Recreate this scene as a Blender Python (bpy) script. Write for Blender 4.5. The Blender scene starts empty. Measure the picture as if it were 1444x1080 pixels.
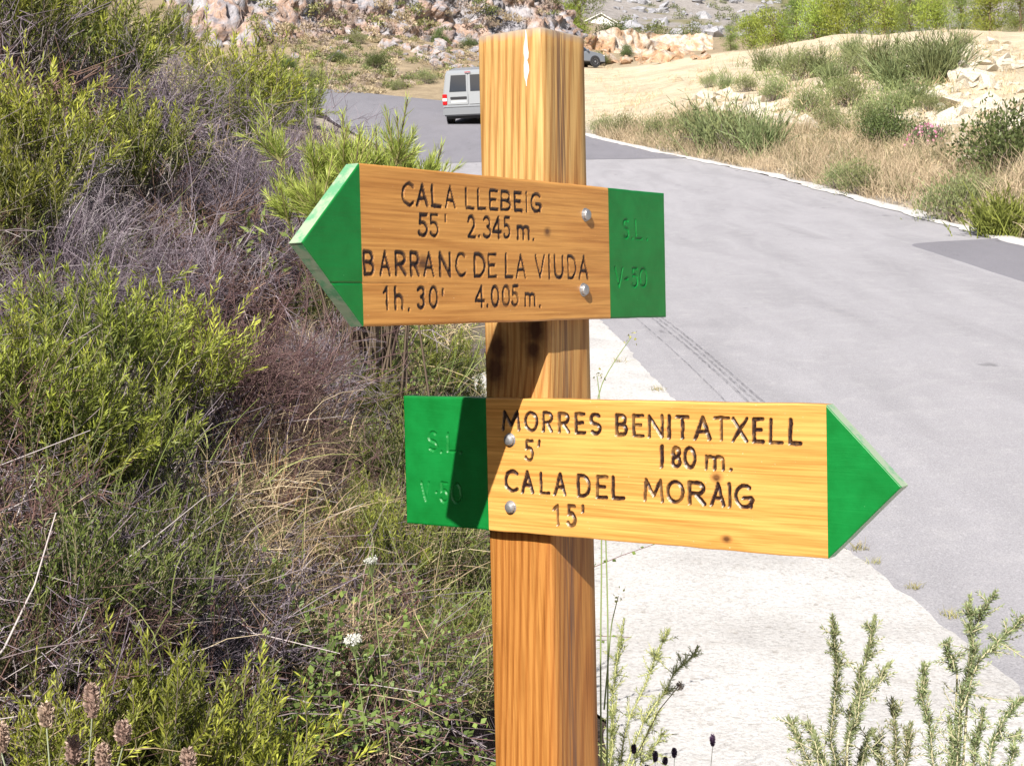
import bpy, bmesh, math, random
import numpy as np
from mathutils import Vector, Matrix

# ------------------------------------------------------------------ camera, sky, sun, exposure
SC = bpy.context.scene
COL = SC.collection
CAMZ = 1.8
FPX, PITCH, ROLL, IW, IH = 2108.6, -.048078, -.022637, 1444, 1080
_F = np.array([0, math.cos(PITCH), math.sin(PITCH)])
_r = np.array([1., 0, 0]); _u = np.cross(_r, _F)
CR = math.cos(ROLL) * _r + math.sin(ROLL) * _u
CU = -math.sin(ROLL) * _r + math.cos(ROLL) * _u
cam_d = bpy.data.cameras.new('camera'); cam = bpy.data.objects.new('camera', cam_d); COL.objects.link(cam)
cam_d.sensor_width = 36; cam_d.lens = 36 * FPX / IW; cam_d.clip_start = .05; cam_d.clip_end = 3000
M = Matrix.Identity(4)
for i in range(3):
    M[i][0], M[i][1], M[i][2] = CR[i], CU[i], -_F[i]
M[2][3] = CAMZ
cam.matrix_world = M
SC.camera = cam

SUN_AZ, SUN_EL = math.radians(-163.6), math.radians(36.5)
SUNV = Vector((math.sin(SUN_AZ) * math.cos(SUN_EL), math.cos(SUN_AZ) * math.cos(SUN_EL), math.sin(SUN_EL)))
world = bpy.data.worlds.new('World'); SC.world = world; world.use_nodes = True
wn = world.node_tree.nodes; bg = wn['Background']
sky = wn.new('ShaderNodeTexSky'); sky.sky_type = 'NISHITA'; sky.sun_disc = False
sky.sun_elevation = SUN_EL; sky.sun_rotation = SUN_AZ; sky.air_density = 1.0; sky.dust_density = 1.5; sky.ozone_density = 1.0
world.node_tree.links.new(sky.outputs[0], bg.inputs[0]); bg.inputs[1].default_value = .05
sl = bpy.data.lights.new('sun', 'SUN'); sl.energy = 5.0; sl.angle = math.radians(.5); sl.color = (1, .95, .87)
so = bpy.data.objects.new('sun', sl); COL.objects.link(so)
so.rotation_euler = SUNV.to_track_quat('Z', 'Y').to_euler(); so.location = SUNV * 50
SC.view_settings.view_transform = 'Standard'; SC.view_settings.look = 'None'
SC.view_settings.exposure = .78; SC.view_settings.gamma = 1; SC.view_settings.use_curve_mapping = False
SC.cycles.max_bounces = 6; SC.cycles.diffuse_bounces = 2; SC.cycles.transparent_max_bounces = 6

# ------------------------------------------------------------------ small maths helpers
def ray(px, py):
    px = np.asarray(px, float)[..., None]; py = np.asarray(py, float)[..., None]
    d = _F + CR * (px - IW / 2) / FPX - CU * (py - IH / 2) / FPX
    return d / d[..., 1:2]
def at(px, py, Y):
    p = ray(px, py) * np.asarray(Y, float)[..., None]
    p = p + np.array([0, 0, CAMZ]); return p
def sm(a, b, x):
    t = np.clip((x - a) / (b - a), 0, 1); return t * t * (3 - 2 * t)
def hsh(ix, iy, iz, s=0):
    n = (ix.astype(np.int64) * 374761393 + iy.astype(np.int64) * 668265263 + iz.astype(np.int64) * 2147483647 + s * 974711) & 0xffffffff
    n = ((n ^ (n >> 13)) * 1274126177) & 0xffffffff
    n = ((n ^ (n >> 16)) * 2246822519) & 0xffffffff
    return ((n ^ (n >> 15)) & 0xffffff) / float(0xffffff)
def vnoise(x, y, z=None, s=0):
    x = np.asarray(x, float); y = np.asarray(y, float); z = np.zeros_like(x) if z is None else np.asarray(z, float)
    ix, iy, iz = np.floor(x), np.floor(y), np.floor(z); fx, fy, fz = x - ix, y - iy, z - iz
    fx = fx * fx * (3 - 2 * fx); fy = fy * fy * (3 - 2 * fy); fz = fz * fz * (3 - 2 * fz)
    o = 0
    for a in (0, 1):
        for b in (0, 1):
            for c in (0, 1):
                o = o + hsh(ix + a, iy + b, iz + c, s) * (fx if a else 1 - fx) * (fy if b else 1 - fy) * (fz if c else 1 - fz)
    return o
def fbm(x, y, z=None, o=4, s=0):
    t, a, w = 0, .5, 0
    for k in range(o):
        q = 2 ** k
        t = t + a * vnoise(np.asarray(x) * q, np.asarray(y) * q, None if z is None else np.asarray(z) * q, s + k); w += a; a *= .5
    return t / w
def worley(x, y, z, s=0):
    """nearest cell distance and its random value"""
    ix, iy, iz = np.floor(x), np.floor(y), np.floor(z)
    best = np.full(x.shape, 9.); val = np.zeros(x.shape)
    for a in (-1, 0, 1):
        for b in (-1, 0, 1):
            for c in (-1, 0, 1):
                jx, jy, jz = ix + a, iy + b, iz + c
                d = (jx + hsh(jx, jy, jz, s) - x) ** 2 + (jy + hsh(jx, jy, jz, s + 1) - y) ** 2 + (jz + hsh(jx, jy, jz, s + 2) - z) ** 2
                m = d < best; best = np.where(m, d, best); val = np.where(m, hsh(jx, jy, jz, s + 3), val)
    return np.sqrt(best), val
def nrm(v): return v / np.maximum(np.linalg.norm(v, axis=-1, keepdims=True), 1e-9)

# ------------------------------------------------------------------ object helpers
def tag(o, label=None, cat=None, group=None, kind=None):
    if label: o['label'] = label
    if cat: o['category'] = cat
    if group: o['group'] = group
    if kind: o['kind'] = kind
    return o
def link(name, me, parent=None, loc=None):
    o = bpy.data.objects.new(name, me); COL.objects.link(o)
    if parent: o.parent = parent
    if loc is not None: o.location = loc
    return o
def empty(name, loc, rz=0, scale=1):
    o = bpy.data.objects.new(name, None); COL.objects.link(o); o.location = loc; o.rotation_euler = (0, 0, rz)
    o.scale = (scale,) * 3; o.empty_display_size = .1
    return o
class Geo:
    """collects quads with vertex colours"""
    def __init__(self): self.v, self.q, self.c, self.n = [], [], [], 0
    def add(self, v, q, c):
        v = np.asarray(v, float).reshape(-1, 3); q = np.asarray(q, int).reshape(-1, 4)
        c = np.asarray(c, float)
        if c.ndim == 1: c = np.tile(c, (len(v), 1))
        self.v.append(v); self.q.append(q + self.n); self.c.append(c); self.n += len(v); return self
    def merge(self, g, Mx=None, tint=None):
        V, Q, C = g.arr()
        if Mx is not None: V = V @ Mx[0].T + Mx[1]
        if tint is not None: C = C * tint
        return self.add(V, Q, C)
    def arr(self):
        if len(self.v) > 1:
            self.v, self.q, self.c = [np.concatenate(self.v)], [np.concatenate(self.q)], [np.concatenate(self.c)]
        return self.v[0], self.q[0], self.c[0]
    def mesh(self, name, mat, smooth=False):
        V, Q, C = self.arr()
        return qmesh(name, V, Q, mat, C, smooth)
def qmesh(name, V, Q, mat, C=None, smooth=False, extra=None):
    me = bpy.data.meshes.new(name)
    me.vertices.add(len(V)); me.vertices.foreach_set('co', np.asarray(V, np.float32).ravel())
    nq = len(Q); k = Q.shape[1]
    me.loops.add(nq * k); me.loops.foreach_set('vertex_index', np.asarray(Q, np.int32).ravel())
    me.polygons.add(nq); me.polygons.foreach_set('loop_start', np.arange(0, nq * k, k, dtype=np.int32))
    me.polygons.foreach_set('loop_total', np.full(nq, k, np.int32))
    if smooth: me.polygons.foreach_set('use_smooth', np.ones(nq, bool))
    if C is not None:
        a = me.color_attributes.new('Col', 'FLOAT_COLOR', 'POINT')
        a.data.foreach_set('color', np.concatenate([C, np.ones((len(C), 1))], 1).astype(np.float32).ravel())
    for nme, arr in (extra or {}).items():
        a = me.attributes.new(nme, 'FLOAT', 'POINT'); a.data.foreach_set('value', np.asarray(arr, np.float32))
    for m in (mat if isinstance(mat, (list, tuple)) else [mat]): me.materials.append(m)
    me.update(calc_edges=True); me.validate()
    return me
def rotz(a):
    c, s = math.cos(a), math.sin(a); return np.array([[c, -s, 0], [s, c, 0], [0, 0, 1.]])

# ------------------------------------------------------------------ materials
def mat_new(name):
    m = bpy.data.materials.new(name); m.use_nodes = True
    nt = m.node_tree; p = nt.nodes['Principled BSDF']; return m, nt, p
def N(nt, typ, **kw):
    n = nt.nodes.new(typ)
    for k, v in kw.items():
        if hasattr(n, k): setattr(n, k, v)
        else: n.inputs[k.replace('_', ' ')].default_value = v
    return n
def mixc(nt, fac, a, b, blend='MIX'):
    n = nt.nodes.new('ShaderNodeMix'); n.data_type = 'RGBA'; n.blend_type = blend
    for s, v in ((n.inputs[0], fac), (n.inputs[6], a), (n.inputs[7], b)):
        if hasattr(v, 'links'): nt.links.new(v, s)
        else: s.default_value = v if not isinstance(v, tuple) else (*v, 1)[:4]
    return n.outputs[2]
def ramp(nt, src, stops, interp='LINEAR'):
    n = nt.nodes.new('ShaderNodeValToRGB'); n.color_ramp.interpolation = interp
    e = n.color_ramp.elements
    while len(e) < len(stops): e.new(.5)
    for el, (p, c) in zip(e, stops):
        el.position = p; el.color = (*c, 1) if not np.isscalar(c) else (c, c, c, 1)
    nt.links.new(src, n.inputs[0]); return n.outputs[0]
def mathn(nt, op, a, b=None, c=None):
    n = nt.nodes.new('ShaderNodeMath'); n.operation = op
    for s, v in zip(n.inputs, (a, b, c)):
        if v is None: continue
        if hasattr(v, 'links'): nt.links.new(v, s)
        else: s.default_value = v
    return n.outputs[0]
def noise(nt, vec, scale, detail=4, rough=.55, dist=0):
    n = N(nt, 'ShaderNodeTexNoise'); n.inputs['Scale'].default_value = scale; n.inputs['Detail'].default_value = detail
    n.inputs['Roughness'].default_value = rough; n.inputs['Distortion'].default_value = dist
    nt.links.new(vec, n.inputs['Vector']); return n
def mapping(nt, vec, scale=(1, 1, 1), rot=(0, 0, 0), loc=(0, 0, 0)):
    n = N(nt, 'ShaderNodeMapping'); n.inputs['Scale'].default_value = scale; n.inputs['Rotation'].default_value = rot
    n.inputs['Location'].default_value = loc; nt.links.new(vec, n.inputs['Vector']); return n.outputs[0]
def bump(nt, p, h, strength=.3, dist=.01):
    b = N(nt, 'ShaderNodeBump'); b.inputs['Strength'].default_value = strength; b.inputs['Distance'].default_value = dist
    nt.links.new(h, b.inputs['Height']); nt.links.new(b.outputs[0], p.inputs['Normal'])
def setp(p, **kw):
    for k, v in kw.items():
        s = p.inputs[k.replace('_', ' ')]
        s.default_value = (*v, 1) if isinstance(v, tuple) and len(v) == 3 else v
def coords(nt, kind='Object'): return N(nt, 'ShaderNodeTexCoord').outputs[kind]

def plain(name, col, rough=.6, metal=0, spec=.5, var=0, vs=20):
    m, nt, p = mat_new(name); setp(p, Base_Color=col, Roughness=rough, Metallic=metal); p.inputs['Specular IOR Level'].default_value = spec
    if var:
        n = noise(nt, coords(nt), vs, 5)
        c = mixc(nt, n.outputs[0], tuple(x * (1 - var) for x in col), tuple(min(1, x * (1 + var)) for x in col))
        nt.links.new(c, p.inputs['Base Color'])
    return m
def foliage(name, trans=.28, rough=.5, spec=.3):
    m, nt, p = mat_new(name)
    a = N(nt, 'ShaderNodeVertexColor'); a.layer_name = 'Col'
    oi = N(nt, 'ShaderNodeObjectInfo')
    hsv = N(nt, 'ShaderNodeHueSaturation')
    nt.links.new(a.outputs[0], hsv.inputs['Color'])
    nt.links.new(mathn(nt, 'MULTIPLY_ADD', oi.outputs['Random'], .03, .485), hsv.inputs['Hue'])
    nt.links.new(mathn(nt, 'MULTIPLY_ADD', oi.outputs['Random'], .3, .85), hsv.inputs['Value'])
    nt.links.new(hsv.outputs[0], p.inputs['Base Color'])
    setp(p, Roughness=rough); p.inputs['Specular IOR Level'].default_value = spec
    if trans:
        t = N(nt, 'ShaderNodeBsdfTranslucent'); nt.links.new(hsv.outputs[0], t.inputs[0])
        mx = N(nt, 'ShaderNodeMixShader'); mx.inputs[0].default_value = trans
        nt.links.new(p.outputs[0], mx.inputs[1]); nt.links.new(t.outputs[0], mx.inputs[2])
        nt.links.new(mx.outputs[0], nt.nodes['Material Output'].inputs['Surface'])
    return m
M_LEAF = foliage('leaf'); M_TWIG = foliage('twig', 0, .8, .15); M_STRAW = foliage('straw', .2, .6, .2)

def m_ground():
    m, nt, p = mat_new('ground_soil'); co = coords(nt)
    a = N(nt, 'ShaderNodeVertexColor'); a.layer_name = 'Col'
    n1 = noise(nt, co, 1.3, 8, .65); n2 = noise(nt, co, 22, 6, .7); n3 = noise(nt, co, 150, 3, .7)
    c = mixc(nt, 1., a.outputs[0], ramp(nt, n1.outputs[0], [(.3, (.68, .66, .64)), (.7, (1.15, 1.12, 1.08))]), 'MULTIPLY')
    c = mixc(nt, 1., c, ramp(nt, n2.outputs[0], [(.32, (.62, .6, .6)), (.65, (1.16, 1.15, 1.13))]), 'MULTIPLY')
    c = mixc(nt, 1., c, ramp(nt, n3.outputs[0], [(.3, (.7, .7, .7)), (.6, (1.1, 1.1, 1.1))]), 'MULTIPLY')
    nt.links.new(c, p.inputs['Base Color']); setp(p, Roughness=.95); p.inputs['Specular IOR Level'].default_value = .1
    h = mathn(nt, 'ADD', mathn(nt, 'MULTIPLY', n2.outputs[0], 1.), mathn(nt, 'MULTIPLY', n3.outputs[0], .35))
    bump(nt, p, h, .8, .05)
    return m
def m_asphalt(name, base, dust, streak=.5):
    m, nt, p = mat_new(name); co = coords(nt)
    big = noise(nt, mapping(nt, co, (1.1, .16, 1), (0, 0, math.radians(3))), 1.6, 7, .6, .6)
    mid = noise(nt, co, 5, 6, .7); fine = noise(nt, co, 130, 4, .75)
    vo = N(nt, 'ShaderNodeTexVoronoi'); vo.inputs['Scale'].default_value = 85; nt.links.new(co, vo.inputs['Vector'])
    lo = tuple(x * (1 - .28 * streak) for x in base); hi = tuple(x * (1 + .22 * streak) for x in base)
    c = ramp(nt, big.outputs[0], [(.3, lo), (.5, base), (.72, hi)])
    c = mixc(nt, mathn(nt, 'MULTIPLY', ramp(nt, mid.outputs[0], [(.5, 0.), (.75, 1.)]), .45), c, dust)
    c = mixc(nt, 1., c, ramp(nt, fine.outputs[0], [(.3, (.66, .66, .66)), (.62, (1.16, 1.16, 1.16))]), 'MULTIPLY')
    c = mixc(nt, mathn(nt, 'MULTIPLY', ramp(nt, vo.outputs['Color'], [(.8, 0.), (.9, 1.)]), .18), c, tuple(min(1, x * 1.9) for x in base))
    # sparse dark bitumen spots
    sp = noise(nt, mapping(nt, co, (1.6, .7, 1)), 2.7, 2, .4)
    c = mixc(nt, mathn(nt, 'MULTIPLY', ramp(nt, sp.outputs[0], [(.74, 0.), (.78, 1.)]), .6), c, tuple(x * .35 for x in base))
    nt.links.new(c, p.inputs['Base Color']); setp(p, Roughness=.82); p.inputs['Specular IOR Level'].default_value = .3
    bump(nt, p, mathn(nt, 'ADD', fine.outputs[0], mathn(nt, 'MULTIPLY', vo.outputs['Distance'], .5)), .55, .006)
    return m
def m_concrete():
    m, nt, p = mat_new('rough_concrete'); co = coords(nt)
    n1 = noise(nt, co, 2.2, 6, .6); n2 = noise(nt, co, 60, 5, .75); n3 = noise(nt, co, 14, 5, .6)
    vo = N(nt, 'ShaderNodeTexVoronoi'); vo.inputs['Scale'].default_value = 55; nt.links.new(co, vo.inputs['Vector'])
    c = ramp(nt, n1.outputs[0], [(.3, (.47, .455, .45)), (.6, (.61, .595, .59))])
    c = mixc(nt, 1., c, ramp(nt, n2.outputs[0], [(.28, (.6, .58, .56)), (.5, (1., 1., 1.)), (.7, (1.12, 1.12, 1.12))]), 'MULTIPLY')
    c = mixc(nt, mathn(nt, 'MULTIPLY', ramp(nt, n3.outputs[0], [(.56, 0.), (.75, 1.)]), .4), c, (.44, .40, .36))
    c = mixc(nt, mathn(nt, 'MULTIPLY', ramp(nt, vo.outputs['Color'], [(.86, 0.), (.93, 1.)]), .5), c, (.3, .27, .24))
    nt.links.new(c, p.inputs['Base Color']); setp(p, Roughness=.9); p.inputs['Specular IOR Level'].default_value = .2
    bump(nt, p, mathn(nt, 'ADD', n2.outputs[0], mathn(nt, 'MULTIPLY', n3.outputs[0], .6)), .7, .012)
    return m
def m_rock(name, cols, scale=1.):
    m, nt, p = mat_new(name); co = coords(nt)
    n1 = noise(nt, co, .22 * scale, 6, .6, 1.5); n2 = noise(nt, co, 1.4 * scale, 8, .7, .4); n3 = noise(nt, co, 7 * scale, 6, .7)
    k = len(cols)
    c = ramp(nt, n1.outputs[0], [(.3 + .4 * i / (k - 1), col) for i, col in enumerate(cols)])
    c = mixc(nt, 1., c, ramp(nt, n2.outputs[0], [(.33, (.45, .42, .44)), (.48, (.95, .95, .95)), (.66, (1.25, 1.23, 1.2))]), 'MULTIPLY')
    c = mixc(nt, 1., c, ramp(nt, n3.outputs[0], [(.3, (.7, .7, .7)), (.65, (1.15, 1.15, 1.15))]), 'MULTIPLY')
    nt.links.new(c, p.inputs['Base Color']); setp(p, Roughness=.9); p.inputs['Specular IOR Level'].default_value = .15
    bump(nt, p, mathn(nt, 'ADD', n2.outputs[0], mathn(nt, 'MULTIPLY', n3.outputs[0], .4)), .8, .25 / scale)
    return m
M_GROUND = m_ground()
M_ROAD = m_asphalt('old_asphalt', (.345, .335, .36), (.46, .445, .46))
M_NEW = m_asphalt('new_asphalt', (.215, .208, .235), (.25, .245, .26), .3)
M_CONC = m_concrete()
M_CLIFF = m_rock('cliff_rock', [(.25, .245, .28), (.36, .35, .385), (.40, .38, .40), (.44, .30, .23), (.33, .32, .355), (.40, .39, .42)])
M_ORANGE = m_rock('rust_rock', [(.46, .42, .37), (.46, .26, .15), (.50, .36, .25), (.54, .50, .45), (.44, .30, .2)], 1.6)
M_PALE = m_rock('pale_rock', [(.50, .45, .37), (.62, .56, .46), (.66, .62, .54)], 9.)
M_MOUNT = m_rock('mountain_rock', [(.30, .30, .34), (.40, .40, .43), (.46, .44, .43)], .5)

# ------------------------------------------------------------------ terrain
def zr(y):
    y = np.asarray(y, float)
    yy = np.minimum(y, 67); return -.07 * sm(14, 5, yy) + .13 * yy + .00114 * np.maximum(yy - 15, 0) ** 2 + .04 * np.maximum(y - 67, 0)
# road edges in plan, near to far
E_R = np.array([(6.7, -12), (6.6, 0), (6.5, 10), (6.45, 18.8), (6.44, 22.6), (6.2, 26.6), (6.05, 29.5), (5.42, 34.3), (4.44, 38.4), (3.33, 42.6), (2.51, 46), (1.0, 52), (.45, 58), (-1.3, 66), (-3.6, 70.5), (-8, 73.2), (-14, 74), (-26, 74)])
E_L = np.array([(2.3, -12), (1.9, 0), (1.57, 4.6), (1.39, 6), (1.17, 7.5), (.93, 9.5), (.77, 12.5), (.3, 18), (-.3, 25), (-1.2, 32), (-2.3, 38), (-3.4, 43), (-4.9, 49), (-5.8, 52), (-6.6, 55), (-9, 61), (-13, 64.5), (-26, 65)])
def resample(P, n):
    d = np.r_[0, np.cumsum(np.linalg.norm(np.diff(P, axis=0), axis=1))]
    t = np.linspace(0, d[-1], n)
    return np.stack([np.interp(t, d, P[:, i]) for i in range(P.shape[1])], 1)
_yy = np.arange(-12, 52, .4)
def edge_line(E):
    k = int(np.where(E[:, 1] == 52)[0][0])
    Q = np.r_[np.c_[np.interp(_yy, E[:k + 1, 1], E[:k + 1, 0]), _yy], resample(E[k:], 60)]
    for _ in range(12): Q[1:-1] = .25 * Q[:-2] + .5 * Q[1:-1] + .25 * Q[2:]
    return Q
ER, EL = edge_line(E_R), edge_line(E_L); RN = len(ER)
RC = (ER + EL) / 2; RW = np.linalg.norm(ER - EL, axis=1) / 2
RZ = zr(RC[:, 1])
CP = []
def cp(px, py, Y): CP.append(tuple(at(px, py, Y)))
for i in range(0, RN, 7):
    CP.append((ER[i, 0] + .4, ER[i, 1], RZ[i])); CP.append((EL[i, 0] - .4, EL[i, 1], RZ[i]))
for a in [(1444, 262, 22), (1300, 238, 27), (1180, 218, 33), (1080, 203, 38), (1444, 190, 30), (1350, 205, 31), (1300, 160, 38), (1400, 100, 45), (1444, 66, 54), (1290, 92, 52),
          (1000, 135, 52), (1150, 178, 41), (1090, 152, 46), (850, 155, 60), (850, 108, 92), (950, 103, 84), (1000, 82, 95), (1100, 65, 95), (1200, 48, 92), (1320, 52, 76), (900, 170, 50),
          (1200, 112, 56), (1250, 150, 42), (1040, 72, 112), (1250, 46, 108), (1444, 44, 84), (838, 94, 112), (760, 96, 104), (700, 100, 92),
          (480, 138, 79), (560, 92, 86), (560, 52, 98), (450, 62, 93), (430, 110, 80), (650, 60, 98), (650, 98, 84), (380, 80, 88), (300, 60, 90), (150, 60, 85),
          (800, 62, 122), (860, 72, 126), (920, 68, 130), (980, 78, 122), (860, 36, 185), (1000, 22, 260), (1130, 24, 260), (1000, -80, 340), (860, -80, 340), (1300, -10, 250), (1444, -10, 220), (1700, -20, 200),
          (1700, 150, 40), (1800, 60, 80), (700, -120, 260), (400, -160, 220), (100, -200, 160), (-300, -200, 120)]: cp(*a)
for x, y, dz in [(-5, 30, .6), (-12, 30, 4.5), (-11, 50, .5), (-25, 40, 7), (-22, 62, 1.5), (-6, 16, 2.6), (-10, 8, 6), (-8, 0, 5), (8, 0, .2), (8, 6, .2), (8, 12, .5), (14, 0, .6), (14, 10, 1), (14, 20, 2.4), (-12, -15, 6), (12, -15, .4)]:
    CP.append((x, y, float(zr(y)) + dz))
CP = np.array(CP)
def _rbf():
    n = len(CP); D = np.linalg.norm(CP[:, None, :2] - CP[None, :, :2], axis=2)
    A = np.zeros((n + 3, n + 3)); A[:n, :n] = D - np.eye(n) * .02
    Pm = np.c_[np.ones(n), CP[:, :2]]; A[:n, n:] = Pm; A[n:, :n] = Pm.T
    return np.linalg.solve(A, np.r_[CP[:, 2], 0, 0, 0])
RBW = _rbf()
TOE = np.array([(-15, .35), (0, .3), (2, .22), (4, .1), (8, -.1), (11, -.45), (14, -1.0), (20, -2.4), (30, -5), (45, -12)])
def near_road(x, y):
    """distance outside the road ribbon and road height there"""
    sh = x.shape; x = x.ravel(); y = y.ravel()
    out = np.empty(len(x)); zz = np.empty(len(x))
    for s in range(0, len(x), 20000):
        e = slice(s, s + 20000)
        d = np.hypot(x[e, None] - RC[None, :, 0], y[e, None] - RC[None, :, 1])
        i = d.argmin(1)
        # signed lateral offset
        j = np.clip(i, 1, RN - 2); T = nrm(RC[j + 1] - RC[j - 1])
        lat = np.abs((x[e] - RC[i, 0]) * T[:, 1] - (y[e] - RC[i, 1]) * T[:, 0])
        lon = np.abs((x[e] - RC[i, 0]) * T[:, 0] + (y[e] - RC[i, 1]) * T[:, 1])
        out[e] = np.maximum(lat, np.where(lon > 2.5, d[np.arange(len(i)), i], 0)) - RW[i]; zz[e] = np.where(y[e] < 60, zr(y[e]), RZ[i])
    return out.reshape(sh), zz.reshape(sh)
def G(x, y, rough=True):
    x = np.asarray(x, float); y = np.asarray(y, float); sh = x.shape; xf, yf = x.ravel(), y.ravel()
    z = np.empty(len(xf))
    for s in range(0, len(xf), 20000):
        e = slice(s, s + 20000)
        D = np.hypot(xf[e, None] - CP[None, :, 0], yf[e, None] - CP[None, :, 1])
        z[e] = D @ RBW[:len(CP)] + RBW[-3] + RBW[-2] * xf[e] + RBW[-1] * yf[e]
    z = z.reshape(sh)
    # cut bank left of the road
    toe = np.interp(y, TOE[:, 0], TOE[:, 1]); d = toe - x
    h = .32 * sm(-.3, .2, d) + .88 * np.maximum(d - .1, 0) ** 1.06
    h = np.minimum(h, 5 + .25 * np.maximum(d - 5, 0))
    zb = zr(y) + h
    wb = sm(30, 16, y) * sm(.9, .2, x - toe)
    z = z * (1 - wb) + zb * wb
    if rough:
        dist = np.hypot(x, y)
        am = np.clip(.02 + dist * .006, 0, .5)
        z = z + am * (fbm(x / np.maximum(dist * .04, .4), y / np.maximum(dist * .04, .4), o=3, s=3) - .5) * sm(.1, 1.2, np.abs(d) + (x < toe)) 
        z = z + sm(140, 230, y) * 9 * (fbm(x / 26, y / 26, o=5, s=9) - .5) + .12 * sm(12, 30, y) * sm(140, 60, y) * (fbm(x / 1.1, y / 1.1, o=4, s=5) - .5)
    rd, rz = near_road(x, y)
    apron = 1.3 * sm(16, 11, y) * (x < 3)
    k = sm(.05, np.where(y < 14, .5, 1.0), rd - apron)
    return (rz - .03 - .10 * sm(40, 50, y)) * (1 - k) + z * k
_a1 = np.radians(np.linspace(-24, 24, 330))
_an = np.r_[np.radians(np.linspace(-180, -25.5, 60)), _a1, np.radians(np.linspace(25.5, 180, 60))]
_ds = np.geomspace(.35, 520, 330)
AA, DD = np.meshgrid(_an, _ds, indexing='ij')
TX, TY = np.sin(AA) * DD, np.cos(AA) * DD
TZ = G(TX, TY)
def gcol(x, y, z):
    toe = np.interp(y, TOE[:, 0], TOE[:, 1])
    rd, _ = near_road(x, y)
    right = x > np.interp(y, RC[:165, 1], RC[:165, 0])
    dist = np.hypot(x, y)
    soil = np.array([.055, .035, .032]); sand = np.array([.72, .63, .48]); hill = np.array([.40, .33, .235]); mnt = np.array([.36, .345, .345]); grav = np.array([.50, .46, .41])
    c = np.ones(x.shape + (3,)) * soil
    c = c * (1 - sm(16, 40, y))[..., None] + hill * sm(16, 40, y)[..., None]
    n = fbm(x / 3.1, y / 3.1, o=4, s=21)
    w = (right * sm(118, 100, dist) * sm(.0, .5, x - 0 + .3 * (n - .5)))[..., None]
    sd = sand * (.8 + .4 * n)[..., None]
    c = c * (1 - w) + sd * w
    w = (sm(1.6, .2, rd) * (x > toe))[..., None]; c = c * (1 - w) + grav * w
    w = sm(135, 170, dist)[..., None]
    n2 = fbm(x / 7, y / 7, o=5, s=31)
    mc = mnt * (1 - sm(.5, .62, n2))[..., None] + np.array([.25, .24, .14]) * sm(.5, .62, n2)[..., None]
    return c * (1 - w) + mc * w
na, nd = AA.shape
Q = (np.arange(na - 1)[:, None] * nd + np.arange(nd - 1)[None, :]).ravel()
Q = np.stack([Q, Q + 1, Q + nd + 1, Q + nd], 1)
TV = np.stack([TX, TY, TZ], -1).reshape(-1, 3)
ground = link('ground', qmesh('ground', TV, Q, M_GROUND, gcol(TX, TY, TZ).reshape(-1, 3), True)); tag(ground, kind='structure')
def hit(px, py, lo=1.2, hi=420, lift=0.):
    """first place where a ray through the picture meets the terrain"""
    px = np.atleast_1d(np.asarray(px, float)); py = np.atleast_1d(np.asarray(py, float)); d = ray(px, py)
    ys = np.geomspace(lo, hi, 150); res = np.full(len(px), np.nan)
    prev = None
    for s in range(0, len(px), 400):
        e = slice(s, s + 400)
        X = d[e, 0][:, None] * ys; Z = CAMZ + d[e, 2][:, None] * ys; Y = np.broadcast_to(ys, X.shape)
        g = G(X, Y) + lift - Z
        f = (g[:, 1:] >= 0) & (g[:, :-1] < 0)
        i = f.argmax(1); ok = f.any(1); r = np.arange(len(i))
        g0, g1 = g[r, i], g[r, i + 1]; t = -g0 / np.where(g1 - g0 == 0, 1, g1 - g0)
        res[e] = np.where(ok, ys[i] + (ys[i + 1] - ys[i]) * t, np.nan)
    P = d * res[:, None] + np.array([0, 0, CAMZ]); return P

# road ribbons (each sheet a few mm above the one below)
def ribbon(name, A, B, z, mat, lift, cols=14, crown=.03, wob=0, seed=0, kind='structure', parent=None):
    t = np.linspace(0, 1, cols)
    n = len(A)
    if wob:
        k = (fbm(np.arange(n) * .9, np.zeros(n), o=3, s=seed) - .5) * wob
        A = A + np.c_[k, k * 0]; k2 = (fbm(np.arange(n) * .9, np.ones(n) * 7, o=3, s=seed) - .5) * wob; B = B + np.c_[k2, k2 * 0]
    P = A[:, None] * (1 - t[None, :, None]) + B[:, None] * t[None, :, None]
    Z = z[:, None] + lift + crown * (1 - (2 * t[None] - 1) ** 2)
    V = np.concatenate([P, Z[..., None]], -1).reshape(-1, 3)
    q = (np.arange(n - 1)[:, None] * cols + np.arange(cols - 1)[None]).ravel()
    o = link(name, qmesh(name, V, np.stack([q, q + 1, q + cols + 1, q + cols], 1), mat, None, True), parent); 
    if kind: tag(o, kind=kind)
    return o
road_z = np.where(RC[:, 1] < 60, zr(RC[:, 1]), RZ)
road = ribbon('road', EL, ER, road_z, M_ROAD, .0, wob=.10, seed=4)
i0 = int(np.argmin(np.abs(RC[:, 1] - 38.0)))
ribbon('resurfaced_road', EL[i0:] + [.05, 0], ER[i0:] - [.05, 0], road_z[i0:], M_NEW, .006)
# concrete apron on the near side of the road
ys = np.linspace(-6, 15, 420)
xl = np.interp(ys, EL[:, 1], EL[:, 0]) + .03 * (fbm(ys * 1.3, ys * 0, o=2, s=8) - .5) + .045 * (fbm(ys * 9, ys * 0, o=4, s=9) - .5)
wd = np.interp(ys, [-6, 6, 10, 13.5, 15], [1.6, 1.35, 1.2, .6, .08]) + .25 * (fbm(ys * 1.1, ys * 0 + 3, o=4, s=11) - .5) * sm(15, 13, ys)
ribbon('concrete_apron', np.c_[xl - wd, ys], np.c_[xl + .08, ys], zr(ys), M_CONC, .005, 10, .012)
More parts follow.
